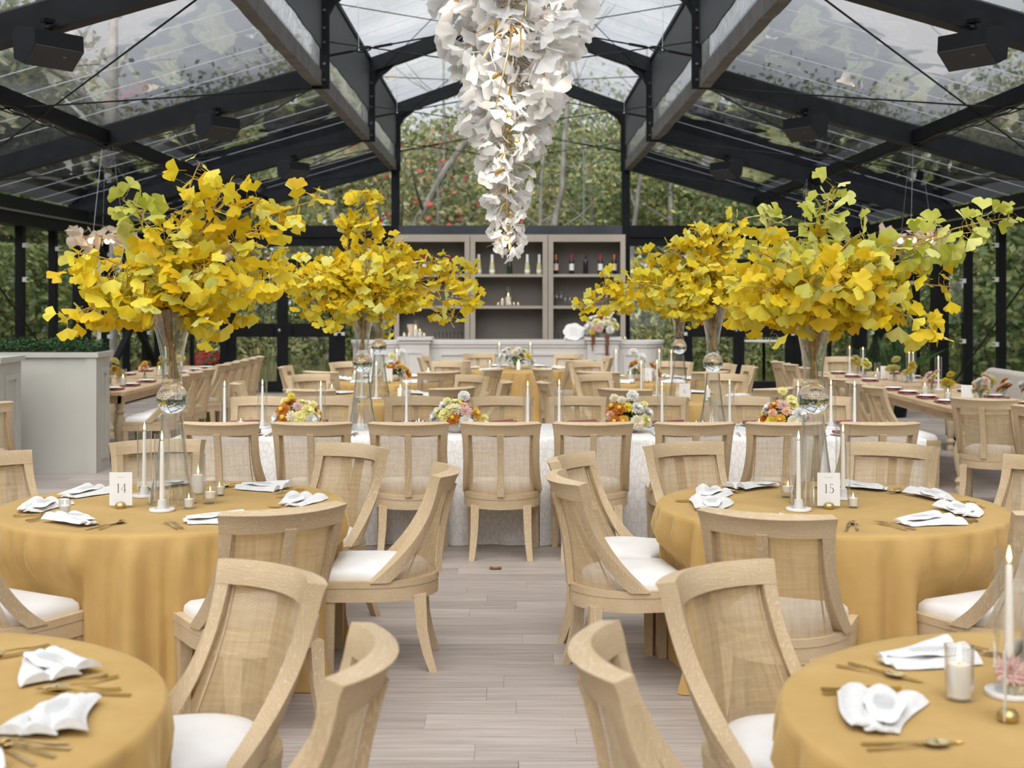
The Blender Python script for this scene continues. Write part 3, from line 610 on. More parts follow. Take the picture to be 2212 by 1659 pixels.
# ------------------------------------------------------------------ dining chair
def chair_proto():
    ZS, ZT = .43, .925
    def ys(t): return .035 - .245*(1-(1-t)**2.3) - .06*t
    def yc(t): return -.262 - .095*t + .02*sin(pi*t)
    def hw(t): return .252 - .014*sin(pi*t) + .004*t
    def S(u, t):
        q = min(1, t)**.6; au = min(1, abs(u)); g = (1-q)*math.sqrt(max(0, 1-au*au)) + q*(1-au**2.1)
        return Vector((u*hw(t), ys(t) + (yc(t)-ys(t))*g, ZS + (ZT-ZS)*t))
    def Nn(u, t):
        u = max(-.97, min(.97, u)); t = max(.01, min(.99, t)); e = .01
        n = (S(u+e,t)-S(u-e,t)).cross(S(u,t+e)-S(u,t-e)); n.normalize()
        return n if n.y < 0 or abs(u) > .9 else n
    def patch(u0, u1, t0, t1, nu, nv, o0, o1, roll=0):
        def fn(a, b, sd):
            u, t = u0+(u1-u0)*a, t0+(t1-t0)*b; p = S(u, t); n = Nn(u, t)
            off = o1 if sd else o0
            if roll: off += roll*max(0, b-.35)**2*(1.6 if sd else 1)
            return p + n*off
        return MB().slab(fn, nu, nv)
    parts = []
    # apron outline
    out = [(-.258,.255), (-.262, .05)] + [(-.262*cos(pi*k/16), .03 - .31*sin(pi*k/16)) for k in range(0, 17)] + [(.262,.05), (.258,.255)]
    ins = [(x*.86, (y-.0)*.86) for x, y in out]
    ap = MB().prism(out[::-1], .340, .436); ap.prism([(x*1.012, y*1.012) for x, y in out[::-1]], .405, .437)
    parts.append(('seat_frame', ap.mesh('seat_frame', OAKH, True, 30), []))
    n = len(out); rings = []
    for k, z in ((.86,.42),(.875,.448),(.86,.468),(.79,.488),(.58,.502),(.28,.508)):
        rings.append([(x*k, .012 + y*k, z) for x, y in out])
    cm = MB(); vs = [p for rg in rings for p in rg] + [(0,0,.503)]
    fs = [(i*n+j, i*n+(j+1)%n, (i+1)*n+(j+1)%n, (i+1)*n+j) for i in range(len(rings)-1) for j in range(n)] + [((len(rings)-1)*n+j, (len(rings)-1)*n+(j+1)%n, len(vs)-1) for j in range(n)]
    cm.add(vs, fs); parts.append(('seat_cushion', cm.mesh('seat_cushion', CUSH, True, 60), []))
    for s in (-1, 1):
        def stf(a_, b_, sd, s=s):
            t = .875*b_; u0 = .955 - .135*t**.7; u = s*(u0 + (1-u0)*a_); p = S(u, t); n = Nn(u, t)
            return p + n*(.023 if sd else -.029)
        parts.append(('stile', MB().slab(stf, 3, 16).mesh('stile', OAK, True, 35), []))
    tr = patch(-1.0, 1.0, .845, 1.0, 20, 6, -.030, .024, .016)
    parts.append(('top_rail', tr.mesh('top_rail', OAKH, True, 50), []))
    parts.append(('back_slat', patch(-.085, .085, .0, .87, 2, 12, .004, .034).mesh('back_slat', OAK, True, 35), []))
    cn = MB(); NU, NV = 18, 14; cn.uv = []
    for j in range(NV+1):
        for i in range(NU+1):
            u = -.88+1.76*i/NU; t = .005+.86*j/NV; cn.v.append(tuple(S(u, t))); cn.uv.append((u*.30, t*.5))
    cn.f = [(j*(NU+1)+i, j*(NU+1)+i+1, (j+1)*(NU+1)+i+1, (j+1)*(NU+1)+i) for j in range(NV) for i in range(NU)]
    parts.append(('cane_panel', cn.mesh('cane_panel', CANE, True, 180), []))
    # bead framing the cane on the inside
    bd = MB(); pth = [S(-.80, t/10*.84+.03) + Vector((0,.006,0)) for t in range(11)] + [S(-.8+1.6*k/10, .84) + Vector((0,.006,0)) for k in range(1,10)] + [S(.80, t/10*.84+.03) + Vector((0,.006,0)) for t in range(10,-1,-1)]
    bd.tube(pth, .004, 5); parts.append(('bead', bd.mesh('bead', OAK), []))
    for s in (-1, 1):
        def leg(pts, ws):
            m = MB(); vs = []
            for (x, y, z), wd in zip(pts, ws):
                for a, b in ((-1,-1),(1,-1),(1,1),(-1,1)): vs.append((x+a*wd/2, y+b*wd/2, z))
            fs = [(i*4+j, i*4+(j+1)%4, (i+1)*4+(j+1)%4, (i+1)*4+j) for i in range(len(pts)-1) for j in range(4)] + [(3,2,1,0), tuple(len(vs)-4+k for k in range(4))]
            return m.add(vs, fs).mesh('leg', OAK, True, 30)
        parts.append(('leg', leg([(s*.226,.222,0),(s*.226,.222,.2),(s*.226,.222,.36)], [.040,.047,.054]), []))
        parts.append(('leg', leg([(s*.196,-.262,0),(s*.186,-.232,.09),(s*.179,-.208,.2),(s*.175,-.198,.36)], [.038,.044,.050,.057]), []))
    return parts
CHAIR = chair_proto()
DIRS = ['right-hand', 'back right', 'back', 'back left', 'left-hand', 'front left', 'front', 'front right']
def dirname(a): return DIRS[int(((a % 360) + 22.5)//45) % 8]
def chair(x, y, face, label, group):      # face: direction in degrees the sitter looks (0 = +X, 90 = away from camera)
    return place(CHAIR, 'dining_chair', label, 'chair', (x, y, 0), rad(face-90), group)

# ------------------------------------------------------------------ round tables under velvet
def cloth(seed, Rt=.82, nf=21, hem=.055, seats=()):
    r = random.Random(seed); m = MB(); NT = 288; ph = [r.random()*6.28 for _ in range(6)]; rows = []
    for k in (0.0, .25, .5, .75, .93, .985): rows.append((Rt*k, TZ, 0))
    rows += [(Rt*1.0, TZ-.006, 0), (Rt*1.006, TZ-.022, .06), (Rt*1.010, TZ-.06, .22)]
    for k in range(1, 15): f = k/14; rows.append((Rt*(1.012+.012*f) + hem*max(0,f-.82)/.18*.6, (TZ-.06)*(1-f)+.003, .28+.72*f**.8))
    for q, (rd, z, amp) in enumerate(rows):
        for i in range(NT):
            a = 2*pi*i/NT; w = nf*a + 1.3*sin(2*a+ph[0]) + .8*sin(5*a+ph[1]) + .9*sin(3*a+ph[2])
            f = (.5+.5*cos(w))**1.6*(.65+.35*sin(4*a+ph[3])) + .22*cos(w*2.03+ph[4])
            am = .105*amp; rr_ = rd + (f-.22)*am if amp else rd
            if amp > .1:                              # chairs pushed in press the skirt back
                k = max(0, min(1, (.64-z)/.14)); k = k*k*(3-2*k)
                for sa, sd in seats:
                    dl = (a - sa + pi) % (2*pi) - pi
                    if abs(dl) < 1.0:
                        lim = (sd-.248)/cos(dl); e = max(0, abs(rr_*sin(dl)) - .262); lim += e*2.6
                        if rr_ > lim: rr_ += (lim-rr_)*k
            dz = .0015*noise.noise((cos(a)*rd*6, sin(a)*rd*6, seed)) if z == TZ else 0
            m.v.append((rr_*cos(a + .02*amp*sin(w)), rr_*sin(a + .02*amp*sin(w)), max(.002, z + dz)))
    n = len(rows); m.f = [(k*NT+i, k*NT+(i+1)%NT, (k+1)*NT+(i+1)%NT, (k+1)*NT+i)[::-1] for k in range(n-1) for i in range(NT)]
    return m.mesh('tablecloth', VELVET, True, 60)
LEGM = MB().lathe([(.05,.0),(.28,.0),(.28,.03),(.04,.06),(.04,.70),(.3,.73)], 16).mesh('pedestal', DARK)
TOPM = MB().lathe([(0,.73),(.79,.73),(.79,.752),(0,.752)], 48).mesh('table_top', mat('plywood', (.35,.25,.15), .6))
# name in labels, centre, chair angles, chair distance
TABLES = {
 'A': ('the table carded fourteen', (-1.63, 6.24), [2, 55, 108, 151, 194, 240, 303], 1.0),
 'B': ('the table carded fifteen', (1.53, 6.22), [20, 61, 115, 155, 189, 246, 300, 336], .99),
 'C': ('the lower left table', (-1.655, 3.05), [0, 44], 1.0),
 'D': ('the lower right table', (1.47, 3.05), [133, 179], .945),
 'E': ('the left table behind the white one', (-1.38, 13.0), [-2, 42, 128, 190, 250, 310], 1.02),
 'F': ('the table carded six', (1.66, 13.0), [4, 58, 126, 184, 242, 306], 1.02),
 'G': ('the far left table', (-1.42, 15.75), [-22, 62, 122, 180, 236, 298], 1.02),
 'H': ('the table carded five', (1.60, 15.75), [2, 34, 66, 118, 200, 242, 300], 1.02),
 'I': ('the table before the bar', (.06, 18.3), [2, 52, 114, 172, 232, 312], 1.02),
}
for i, (k, (nm, (cx, cy), angs, rd)) in enumerate(TABLES.items()):
    tb = thing('round_table', 'round table under the velvet cloth of ' + nm, 'table', (cx, cy, 0), 0, 'round dining tables')
    ob('table_top', TOPM, tb); ob('pedestal', LEGM, tb)
    rjs = {a: rd + (.06 if (k, a) in (('A',108),('A',303),('B',155),('B',246)) else 0) for a in angs}
    tag(ob('tablecloth', cloth(i+1, nf=(24,27,22)[i % 3], seats=[(rad(a), q) for a, q in rjs.items()]), None, (cx, cy, 0)), 'floor-length amber velvet cloth over ' + nm, 'tablecloth', 'amber velvet tablecloths')
    used = {}
    for a in angs:
        d = dirname(a); used[d] = used.get(d, 0) + 1
        if used[d] > 1: d = {2: 'second ', 3: 'third '}[used[d]] + d
        rj = rjs[a]
        ca = a + {('A',303): 0}.get((k, a), 0)
        chair(cx + rj*cos(rad(ca)), cy + rj*sin(rad(ca)), ca + 180, 'oak cane-back chair, %s seat of %s' % (d, nm), 'cane-back chairs at the round tables')

# ------------------------------------------------------------------ long white table
for (x0, x1, lab) in ((-2.42, .20, 'white leaf-patterned cloth on the long table, part left of the aisle seam'), (.205, 2.95, 'white leaf-patterned cloth on the long table, part right of the aisle seam')):
    y0, y1 = 9.20, 10.28; m = MB(); per = []; r = random.Random(int(x0*10))
    def edge(n, ax, ay, bx, by):
        for i in range(n): per.append((ax+(bx-ax)*i/n, ay+(by-ay)*i/n))
    edge(70, x0, y0, x1, y0); edge(28, x1, y0, x1, y1); edge(70, x1, y1, x0, y1); edge(28, x0, y1, x0, y0)
    n = len(per); cxm, cym = (x0+x1)/2, (y0+y1)/2; rows = []
    for k in (.0, .5, .985): rows.append((k, TZ, 0))
    rows += [(1.0, TZ-.008, 0), (1.0, TZ-.03, .15)] + [(1.0, (TZ-.03)*(1-f/10)+.003, .2+.8*f/10) for f in range(1, 11)]
    for k, z, amp in rows:
        for i, (x, y) in enumerate(per):
            dx, dy = (0, 0)
            wv = .022*amp*(cos(i*.55 + 1.5*sin(i*.13)) + .5*cos(i*1.27)) + .012*amp
            if y == y0 or y == y1: dy = (-1 if y == y0 else 1)*wv
            else: dx = (-1 if x == x0 else 1)*min(wv, .01)*.3
            px, py = (cxm + (x-cxm)*k, cym + (y-cym)*k) if k < 1 else (x, y)
            m.v.append((px+dx, py+dy, z))
    m.f = [(q*n+i, q*n+(i+1)%n, (q+1)*n+(i+1)%n, (q+1)*n+i)[::-1] for q in range(len(rows)-1) for i in range(n)]
    tag(ob('tablecloth', m.mesh('long_cloth', JACQ, True, 60)), lab, 'tablecloth', 'white long-table cloths')
ORD = ['first', 'second', 'third', 'fourth', 'fifth', 'sixth', 'seventh', 'eighth', 'ninth', 'tenth']
for i, px in enumerate((474, 670, 880, 1084, 1280, 1500, 1702, 1902)):
    chair((px-CX)*8.6/F, 8.92, 90 + (-1.5 if i % 3 == 0 else 1), 'cane-back chair seen from behind, %s from the left along the white table' % ORD[i], 'chairs along the near side of the white table')
for i, px in enumerate((563, 702, 897, 1083, 1248, 1421, 1602, 1778)):
    chair((px-CX)*10.8/F, 10.57, 270, 'cane-back chair facing us across the white table, %s from the left' % ORD[i], 'chairs along the far side of the white table')

# ------------------------------------------------------------------ wooden farm tables at the sides
def turned(h):
    return [(.0,0),(.045,0),(.05,.03),(.035,.06),(.055,.10),(.03,.14),(.045,.2),(.06,.3),(.065,.38),(.045,.46),(.03,.5),(.055,.53),(.03,.56),(.05,.6),(.05,h)]
FLEG = MB().lathe(turned(.67), 14).mesh('turned_leg', mat('pale_turned_oak', (.60,.48,.31), .6, var=.1, scale=10))
def farm(x0, x1, y0, y1, label):
    t = thing('farm_table', label, 'table', ((x0+x1)/2, (y0+y1)/2, 0), 0, 'wooden farm tables'); a, b = (x1-x0)/2, (y1-y0)/2; nb = 4
    for k in range(nb):
        ob('board', MB().box(-a+2*a*k/nb+.0015, -a+2*a*(k+1)/nb-.0015, -b, b, .722, .76).mesh('board', FARM, False), t)
    ob('apron', MB().box(-a+.08, -a+.11, -b+.1, b-.1, .63, .722).box(a-.11, a-.08, -b+.1, b-.1, .63, .722).box(-a+.08, a-.08, -b+.1, -b+.13, .63, .722).box(-a+.08, a-.08, b-.13, b-.1, .63, .722).mesh('apron', FARM, False), t)
    for sx in (-1, 1):
        for sy in (-1, 1): ob('leg', FLEG, t, (sx*(a-.12), sy*(b-.22), 0))
    return t
farm(-5.12, -4.08, 13.72, 16.05, 'wooden farm table half hidden by the planter box at left')
farm(-5.16, -4.12, 16.25, 19.1, 'wooden farm table near the left double door')
farm(3.95, 5.0, 11.5, 14.25, 'wooden farm table at right, in front of the bench')
farm(4.12, 5.2, 14.75, 17.6, 'wooden farm table at right, farther back by the palm')
for i, y in enumerate((14.05, 14.68, 15.32)):
    chair(-3.88, y, 181, 'chair pulled up to the near left farm table, %s from the camera' % ORD[i], 'chairs at the left farm tables')
for i, y in enumerate((16.35, 16.9, 17.45, 18.0, 18.55)):
    chair(-3.92, y, 180, 'chair in the row at the left door farm table, %s from the camera' % ORD[i], 'chairs at the left farm tables')
for i, (x, y) in enumerate(((3.72, 12.25), (3.72, 12.85), (3.70, 13.45), (3.70, 14.0))):
    chair(x, y, 2, 'chair on the aisle side of the near right farm table, %s from the camera' % ORD[i], 'chairs at the right farm tables')
for i, (x, y) in enumerate(((3.86, 15.6), (3.84, 16.4), (3.82, 17.1))):
    chair(x, y, 0, 'chair on the aisle side of the far right farm table, %s from the camera' % ORD[i], 'chairs at the right farm tables')
chair(4.66, 18.0, 270, 'chair at the far head of the right farm table, facing us', 'chairs at the right farm tables')
chair(4.06, 10.95, 58, 'chair at the near end of the right farm table, back towards us', 'chairs at the right farm tables')
chair(4.28, 10.2, 58, 'chair cut off by the right edge, before the farm table', 'chairs at the right farm tables')
chair(-4.32, 10.6, 105, 'chair cut off by the left edge, before the planter box', 'chairs at the left farm tables')

# upholstered bench behind the right farm table
bn = thing('bench', 'oat-coloured upholstered bench beside the right farm table', 'bench', (5.62, 12.9, 0))
ob('seat', MB().slab(lambda u, v, s: (-.42+.42*u, -2.3+4.9*v, .12 if not s else .44 + .02*sin(pi*u)), 6, 20).mesh('bench_seat', SOFA), bn)
ob('backrest', MB().slab(lambda u, v, s: (0 + .2*u + .03*(1-u), -2.35+5.15*v, .12 if not s else .93 - .55*max(0, (v-.955)/.045)**2 - .05*(2*u-1)**2), 6, 60).mesh('bench_back', SOFA, True, 60), bn)
m = MB()
for k in range(6): m.box(-.38, -.32, -2.1+k*.9, -2.04+k*.9, 0, .13).box(.08, .14, -2.1+k*.9, -2.04+k*.9, 0, .13)
ob('feet', m.mesh('bench_feet', DARK, False), bn)
# ------------------------------------------------------------------ candles, cards, cutlery, napkins
def flame(z, s=1.0):
    return MB().lathe([(0, z), (.0035*s, z+.006*s), (.0055*s, z+.014*s), (.004*s, z+.026*s), (.0015*s, z+.038*s), (0, z+.045*s)], 8).mesh('flame', FLAME)
HOLD = MB().lathe([(0,0),(.058,0),(.060,.006),(.058,.012),(.052,.013),(.050,.009),(.022,.011),(.019,.05),(.013,.052),(0,.05)], 28).mesh('holder', WHITE)
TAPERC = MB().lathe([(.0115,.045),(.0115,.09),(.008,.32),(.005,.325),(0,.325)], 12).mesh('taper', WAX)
WK = MB().lathe([(.0012,.32),(.0012,.335)], 5).mesh('wick', WICK)
HURR = MB().lathe([(.036,.012),(.036,.357),(.0368,.36),(.0352,.36)], 28).mesh('glass_cylinder', GLASS)
TAPER = [('holder', HOLD, []), ('candle', TAPERC, [('wick', WK), ('flame', flame(.328))]), ('glass_cylinder', HURR, [])]
VOT = [('glass_cup', MB().lathe([(0,0),(.024,0),(.028,.07),(.0255,.07),(.0225,.006),(0,.006)], 20).mesh('glass_cup', GLASS), []),
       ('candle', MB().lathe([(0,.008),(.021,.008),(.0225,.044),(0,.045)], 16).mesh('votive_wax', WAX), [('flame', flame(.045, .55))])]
VOTR = [('glass_cup', MB().lathe([(0,0),(.032,0),(.032,.018),(.035,.024),(.035,.105),(.0325,.105),(.0325,.026),(0,.022)], 48, ripple=.02, nr=24).mesh('ribbed_cup', RIB), []),
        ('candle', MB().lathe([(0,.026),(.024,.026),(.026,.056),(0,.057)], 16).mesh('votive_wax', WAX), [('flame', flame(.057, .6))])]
PIL = [('glass_cylinder', MB().lathe([(0,0),(.037,0),(.038,.20),(.0355,.20),(.0345,.006),(0,.006)], 24).mesh('pillar_glass', GLASS), []),
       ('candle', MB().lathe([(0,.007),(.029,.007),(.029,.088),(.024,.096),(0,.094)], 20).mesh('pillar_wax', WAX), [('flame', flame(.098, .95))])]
PILS = [('glass_cylinder', MB().lathe([(0,0),(.034,0),(.036,.132),(.0335,.132),(.0315,.006),(0,.006)], 32).mesh('pillar_glass_short', GLASS), []),
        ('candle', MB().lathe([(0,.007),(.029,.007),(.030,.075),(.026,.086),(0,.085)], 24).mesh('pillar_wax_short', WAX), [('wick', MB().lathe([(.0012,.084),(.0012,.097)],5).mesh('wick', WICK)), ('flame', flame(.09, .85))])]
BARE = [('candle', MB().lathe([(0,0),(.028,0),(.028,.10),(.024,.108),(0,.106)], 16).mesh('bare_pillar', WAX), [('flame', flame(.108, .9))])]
CUTS = {}
def cutlery():
    def stem(m, pts, ws, th=.0028):
        vs = []
        for (y, z), wd in zip(pts, ws): vs += [(-wd/2, y, z), (wd/2, y, z), (wd/2, y, z+th), (-wd/2, y, z+th)]
        k = len(pts); m.add(vs, [(i*4+j, i*4+(j+1)%4, (i+1)*4+(j+1)%4, (i+1)*4+j)[::-1] for i in range(k-1) for j in range(4)] + [(0,1,2,3), tuple((k-1)*4+q for q in (3,2,1,0))])
    f = MB(); stem(f, [(-.10,.002),(-.06,.002),(0,.008),(.035,.010),(.048,.006)], [.011,.009,.0055,.006,.019])
    for k in range(4):
        x = -.0078+.0052*k; f.add([(x-.0014,.046,.006),(x+.0014,.046,.006),(x+.0008,.10,.009),(x-.0008,.10,.009),(x-.0014,.046,.008),(x+.0014,.046,.008),(x+.0008,.10,.010),(x-.0008,.10,.010)], [(3,2,1,0),(4,5,6,7),(0,1,5,4),(1,2,6,5),(2,3,7,6),(3,0,4,7)])
    CUTS['fork'] = f.mesh('fork', GOLD)
    s = MB(); stem(s, [(-.10,.002),(-.06,.002),(0,.009),(.035,.010)], [.011,.009,.0055,.006])
    s.slab(lambda u, v, q: ((u-.5)*.040*math.sqrt(max(0.02,1-(2*v-1)**2)), .033+.06*v, .010 - .008*(1-(2*u-1)**2)*(1-(2*v-1)**2) + (.0015 if q else 0)), 6, 8)
    CUTS['spoon'] = s.mesh('spoon', GOLD)
    k = MB(); stem(k, [(-.115,.001),(-.06,.001),(0,.002),(.01,.001),(.08,.001),(.115,.001)], [.012,.010,.008,.017,.017,.003]); CUTS['knife'] = k.mesh('knife', GOLD)
cutlery()
def napkin(seed):
    """folded linen lying in a loose fan: three rolled pleats, open at one end"""
    r = random.Random(seed); m = MB(); a0 = r.uniform(.05,.25)
    for k in range(3):
        o = (k-1); sp = r.uniform(.85,1.15)
        def fn(u, v, s, o=o, k=k, sp=sp):
            L = -.14 + .28*u; wd = .038 + .034*u*sp; ctr = o*(.030 + .034*u*sp) + .02*sin(u*3+seed)
            y = ctr + (v-.5)*wd*2*.62; puff = (.010 + .018*u)*(1-(2*v-1)**2)
            z = (.003 + .006*k + (puff if s else puff*.18)) + .003*noise.noise((u*4+seed, v*3, k))
            return (L*(1-.10*abs(o)) , y, z)
        m.slab(fn, 9, 6)
    return m.mesh('napkin', LINEN, True, 70)
NAPS = [napkin(k) for k in range(5)]
def menu():
    m = MB(); pts = []
    for k in range(48):
        a = 2*pi*k/48; rr_ = 1 + .10*abs(sin(2.5*a+.4)) - .05; pts.append((.118*rr_*cos(a), .048*rr_*sin(a)*(1-.3*cos(a))))
    m.add([(0,0,.004)] + [(x, y, -.006*abs(x)/.1 + .002*sin(x*60)) for x, y in pts] + [(0,0,.0032)] + [(x, y, -.006*abs(x)/.1 + .002*sin(x*60) - .0008) for x, y in pts], [(0, 1+k, 1+(k+1)%48) for k in range(48)] + [(49, 50+(k+1)%48, 50+k) for k in range(48)] + [(1+k, 50+k, 50+(k+1)%48, 1+(k+1)%48) for k in range(48)]); body = m.mesh('card', PAPER, True, 60)
    p = MB()
    for k in range(9):
        x = -.06+.013*k; l = .028*(1-.5*abs(k-4)/6)
        p.box(x-.0012, x+.0012, -l, l, .0042, .0045)
    return [('card', body, []), ('printed_lines', p.mesh('printed_lines', INKL, False), [])]
MENU = menu()
def setting(c, ang, where, grp, full=True, plate=False, dist=.60, nap=None, rj=0):
    """place setting for a sitter at angle ang (seen from the table centre)"""
    rr_ = random.Random(hash((round(c[0],2), round(ang)))); a = rad(ang); fw = Vector((-cos(a), -sin(a), 0)); lf = Vector((-fw.y, fw.x, 0)); base = Vector((c[0], c[1], TZ+.0025)) - fw*dist
    rz = a + pi/2                                         # local +y towards the table centre
    jr = rr_.uniform(-.35,.35) + rj
    tag(ob('napkin', NAPS[rr_.randint(0,4)] if nap is None else nap, None, base + lf*rr_.uniform(-.01,.01), (0,0, rz + jr + (pi if rr_.random() < .4 else 0))), 'white folded napkin, ' + where, 'napkin', grp)
    if not full: return
    place(MENU, 'menu_card', 'petal-shaped menu card on the napkin, ' + where, 'menu', base + fw*.012 + Vector((0,0,.030)), rz + jr + rr_.uniform(-.15,.15), 'menu cards on napkins')
    for nm, k, off, adj in (('fork','outer', .205, 0), ('fork','inner', .178, .02), ('knife','', -.185, 0), ('spoon','', -.212, .0)):
        q = base + lf*off + fw*rr_.uniform(.0,.03); lab = ('%sgold %s by the napkin, %s' % (k + ' ' if k else '', nm, where))
        tag(ob(nm, CUTS[nm], None, q, (0, 0, rz + rr_.uniform(-.12,.12) + (.16 if nm == 'spoon' else 0))), lab, nm, 'gold cutlery')
for key, angs in (('A', None), ('B', None), ('C', [0, 44, -40]), ('D', [125, 179])):
    nm, c, cang, rd = TABLES[key]; used = {}
    for a in (angs or cang):
        d = dirname(a); used[d] = used.get(d, 0)+1
        if used[d] > 1: d = 'second ' + d
        setting(c, a, '%s seat of %s' % (d, nm), 'white napkins on the round tables')
for key in 'EFGHI':
    nm, c, cang, rd = TABLES[key]; used = {}
    for a in cang:
        d = dirname(a); used[d] = used.get(d, 0)+1
        if used[d] > 1: d = 'second ' + d
        setting(c, a, '%s seat of %s' % (d, nm), 'white napkins on the round tables', False)

# number cards
def strokes(d):
    """serif numerals as tapered strokes: (points, widths); cell 0.6 x 1"""
    if d == '1': return [([(.3,0),(.3,1)], [.085,.085]), ([(.3,1),(.14,.84)], [.03,.02]), ([(.16,.012),(.44,.012)], [.025,.025])]
    if d == '4': return [([(.43,0),(.43,1)], [.08,.08]), ([(.43,1),(.05,.32)], [.028,.028]), ([(.05,.31),(.62,.31)], [.032,.032]), ([(.30,.012),(.56,.012)], [.025,.025])]
    if d == '5':
        arc = [(.28+.25*cos(t), .30+.30*sin(t)) for t in [rad(x) for x in range(125, -150, -15)]]
        return [([(.18,.98),(.52,.98)], [.04,.05]), ([(.18,.98),(.14,.54)], [.03,.03]), (arc, [.03+.06*max(0,cos(rad(x))) for x in range(125,-150,-15)])]
    if d == '6':
        arc = [(.3+.23*cos(t), .30+.30*sin(t)) for t in [rad(x) for x in range(0, 361, 15)]]
        return [(arc, [.03+.05*abs(cos(rad(x))) for x in range(0,361,15)]), ([(.07,.32),(.12,.66),(.25,.88),(.45,1.0)], [.08,.07,.05,.02])]
    return []
def numerals(txt, h, zc):
    m = MB(); x = -.5*.58*len(txt)*h
    for d in txt:
        for pts, ws in strokes(d):
            P2 = [Vector((px, pz)) for px, pz in pts]; L = []; Rr = []
            for i, p in enumerate(P2):
                t = (P2[min(i+1,len(P2)-1)] - P2[max(i-1,0)]).normalized(); nn = Vector((-t.y, t.x))*ws[i]/2; L.append(p+nn); Rr.append(p-nn)
            for i in range(len(P2)-1):
                q = [L[i], Rr[i], Rr[i+1], L[i+1]]; m.add([(x + v.x*h, -.0012, zc + (v.y-.5)*h) for v in q], [(0,1,2,3)])
        x += .58*h
    return m.mesh('numerals', INK, False)
def numcard(loc, txt, label, rz=0, hh=.156):
    t = thing('number_card', label, 'table number', loc, rz)
    ob('card', MB().box(-.053, .053, -.0007, .0007, .012, hh+.012).mesh('number_card', PAPER, False), t)
    ob('holder', MB().lathe([(0,0),(.022,0),(.0255,.008),(.025,.016),(.018,.026),(0,.031)], 20).mesh('card_holder', GOLDM), t, (0,-.005,0))
    if txt:
        ob('numerals', numerals(txt, .042, .012+hh*.52), t); ob('printed_line', MB().box(-.018,.018,-.0011,-.0009,.012+hh*.85,.0135+hh*.85).mesh('rule', INKL, False), t)
zt = Vector((0,0,.002))
numcard(T(261,1098)+zt, '14', 'white table card printed fourteen in a gold ball holder', .06)
numcard(T(1790,1099)+zt, '15', 'white table card printed fifteen in a gold ball holder', -.05)
numcard(T(2172,1558)+zt, '', 'white table card standing edge-on in a gold ball, lower right', 1.16)
numcard(T(1479,866)+zt, '6', 'white table card printed six, behind the white table', 0)
numcard(T(1398,826)+zt, '5', 'white table card printed five before orange flowers', 0)
numcard(T(838,827)+zt, '', 'blank-backed white table card by orange flowers at far left', .2)
gb = 'candles on the round tables'
def cand(proto, nm, cat, p, label, g=gb, z=TZ, sc=None): place(proto, nm, label, cat, (p.x, p.y, z+.002), R.random()*6.28, g, sc)
cand(TAPER, 'taper_candle', 'candle', T(312,1073), 'lit taper in a glass cylinder, farther of two on the table carded fourteen')
cand(TAPER, 'taper_candle', 'candle', T(350,1104), 'lit taper in a glass cylinder, nearer of two on the table carded fourteen')
cand(PIL, 'pillar_candle', 'candle', T(428,1067), 'lit white pillar in a tall glass on the table carded fourteen')
cand(VOTR, 'votive_candle', 'candle', T(454,1088), 'lit candle in a ribbed glass cup on the table carded fourteen')
cand(VOT, 'votive_candle', 'candle', T(474,1071), 'small lit votive behind the ribbed cup on the table carded fourteen')
cand(VOT, 'votive_candle', 'candle', T(408,1099), 'small lit votive beside the vase foot on the table carded fourteen')
cand(VOT, 'votive_candle', 'candle', T(140,1114), 'small votive by the left-hand napkins on the table carded fourteen')
cand(TAPER, 'taper_candle', 'candle', T(1725,1103), 'lit taper in a glass cylinder, left of the fifteen card')
cand(TAPER, 'taper_candle', 'candle', T(1821,1078), 'lit taper in a glass cylinder, right behind the fifteen card')
cand(VOTR, 'votive_candle', 'candle', T(1702,1075), 'lit candle in a ribbed glass cup on the table carded fifteen')
cand(VOT, 'votive_candle', 'candle', T(1843,1097), 'small lit votive right of the fifteen card')
cand(PILS, 'pillar_candle', 'candle', T(2072,1511), 'lit white pillar in a short glass on the lower right table')
cand(TAPER, 'taper_candle', 'candle', T(2180,1502), 'lit taper in a glass cylinder at the right edge, lower table')
# long table: tapers, plates, mauve napkins, shakers
gl = 'tapers along the white table'
for i, px in enumerate((485, 567, 693, 878, 1140, 1208, 1430, 1576, 1724, 1795, 1846)):
    yy = 9.78 + (.12 if i % 2 else -.05)
    cand(TAPER, 'taper_candle', 'candle', Vector(((px-CX)*yy/F, yy, 0)), 'lit taper in glass on the white table, %s from the left' % (ORD + ['eleventh'])[i], gl)
for i, px in enumerate((520, 905, 1050, 1402, 1640)):
    cand(VOT, 'votive_candle', 'candle', Vector(((px-CX)*9.95/F, 9.95, 0)), 'small votive on the white table, %s from the left' % ORD[i], gl)
PLATE = [('rim', MB().lathe([(0,.004),(.09,.004),(.14,.014),(.142,.012),(.092,0),(0,0)], 32).mesh('plate', WHITE), [])]
MN = MB().slab(lambda u, v, s: ((u-.5)*.23, (v-.5)*.10*(1+.4*u), (.002 if not s else .018+.012*sin(v*9)*u) ), 6, 8).mesh('mauve_napkin', MAUVE)
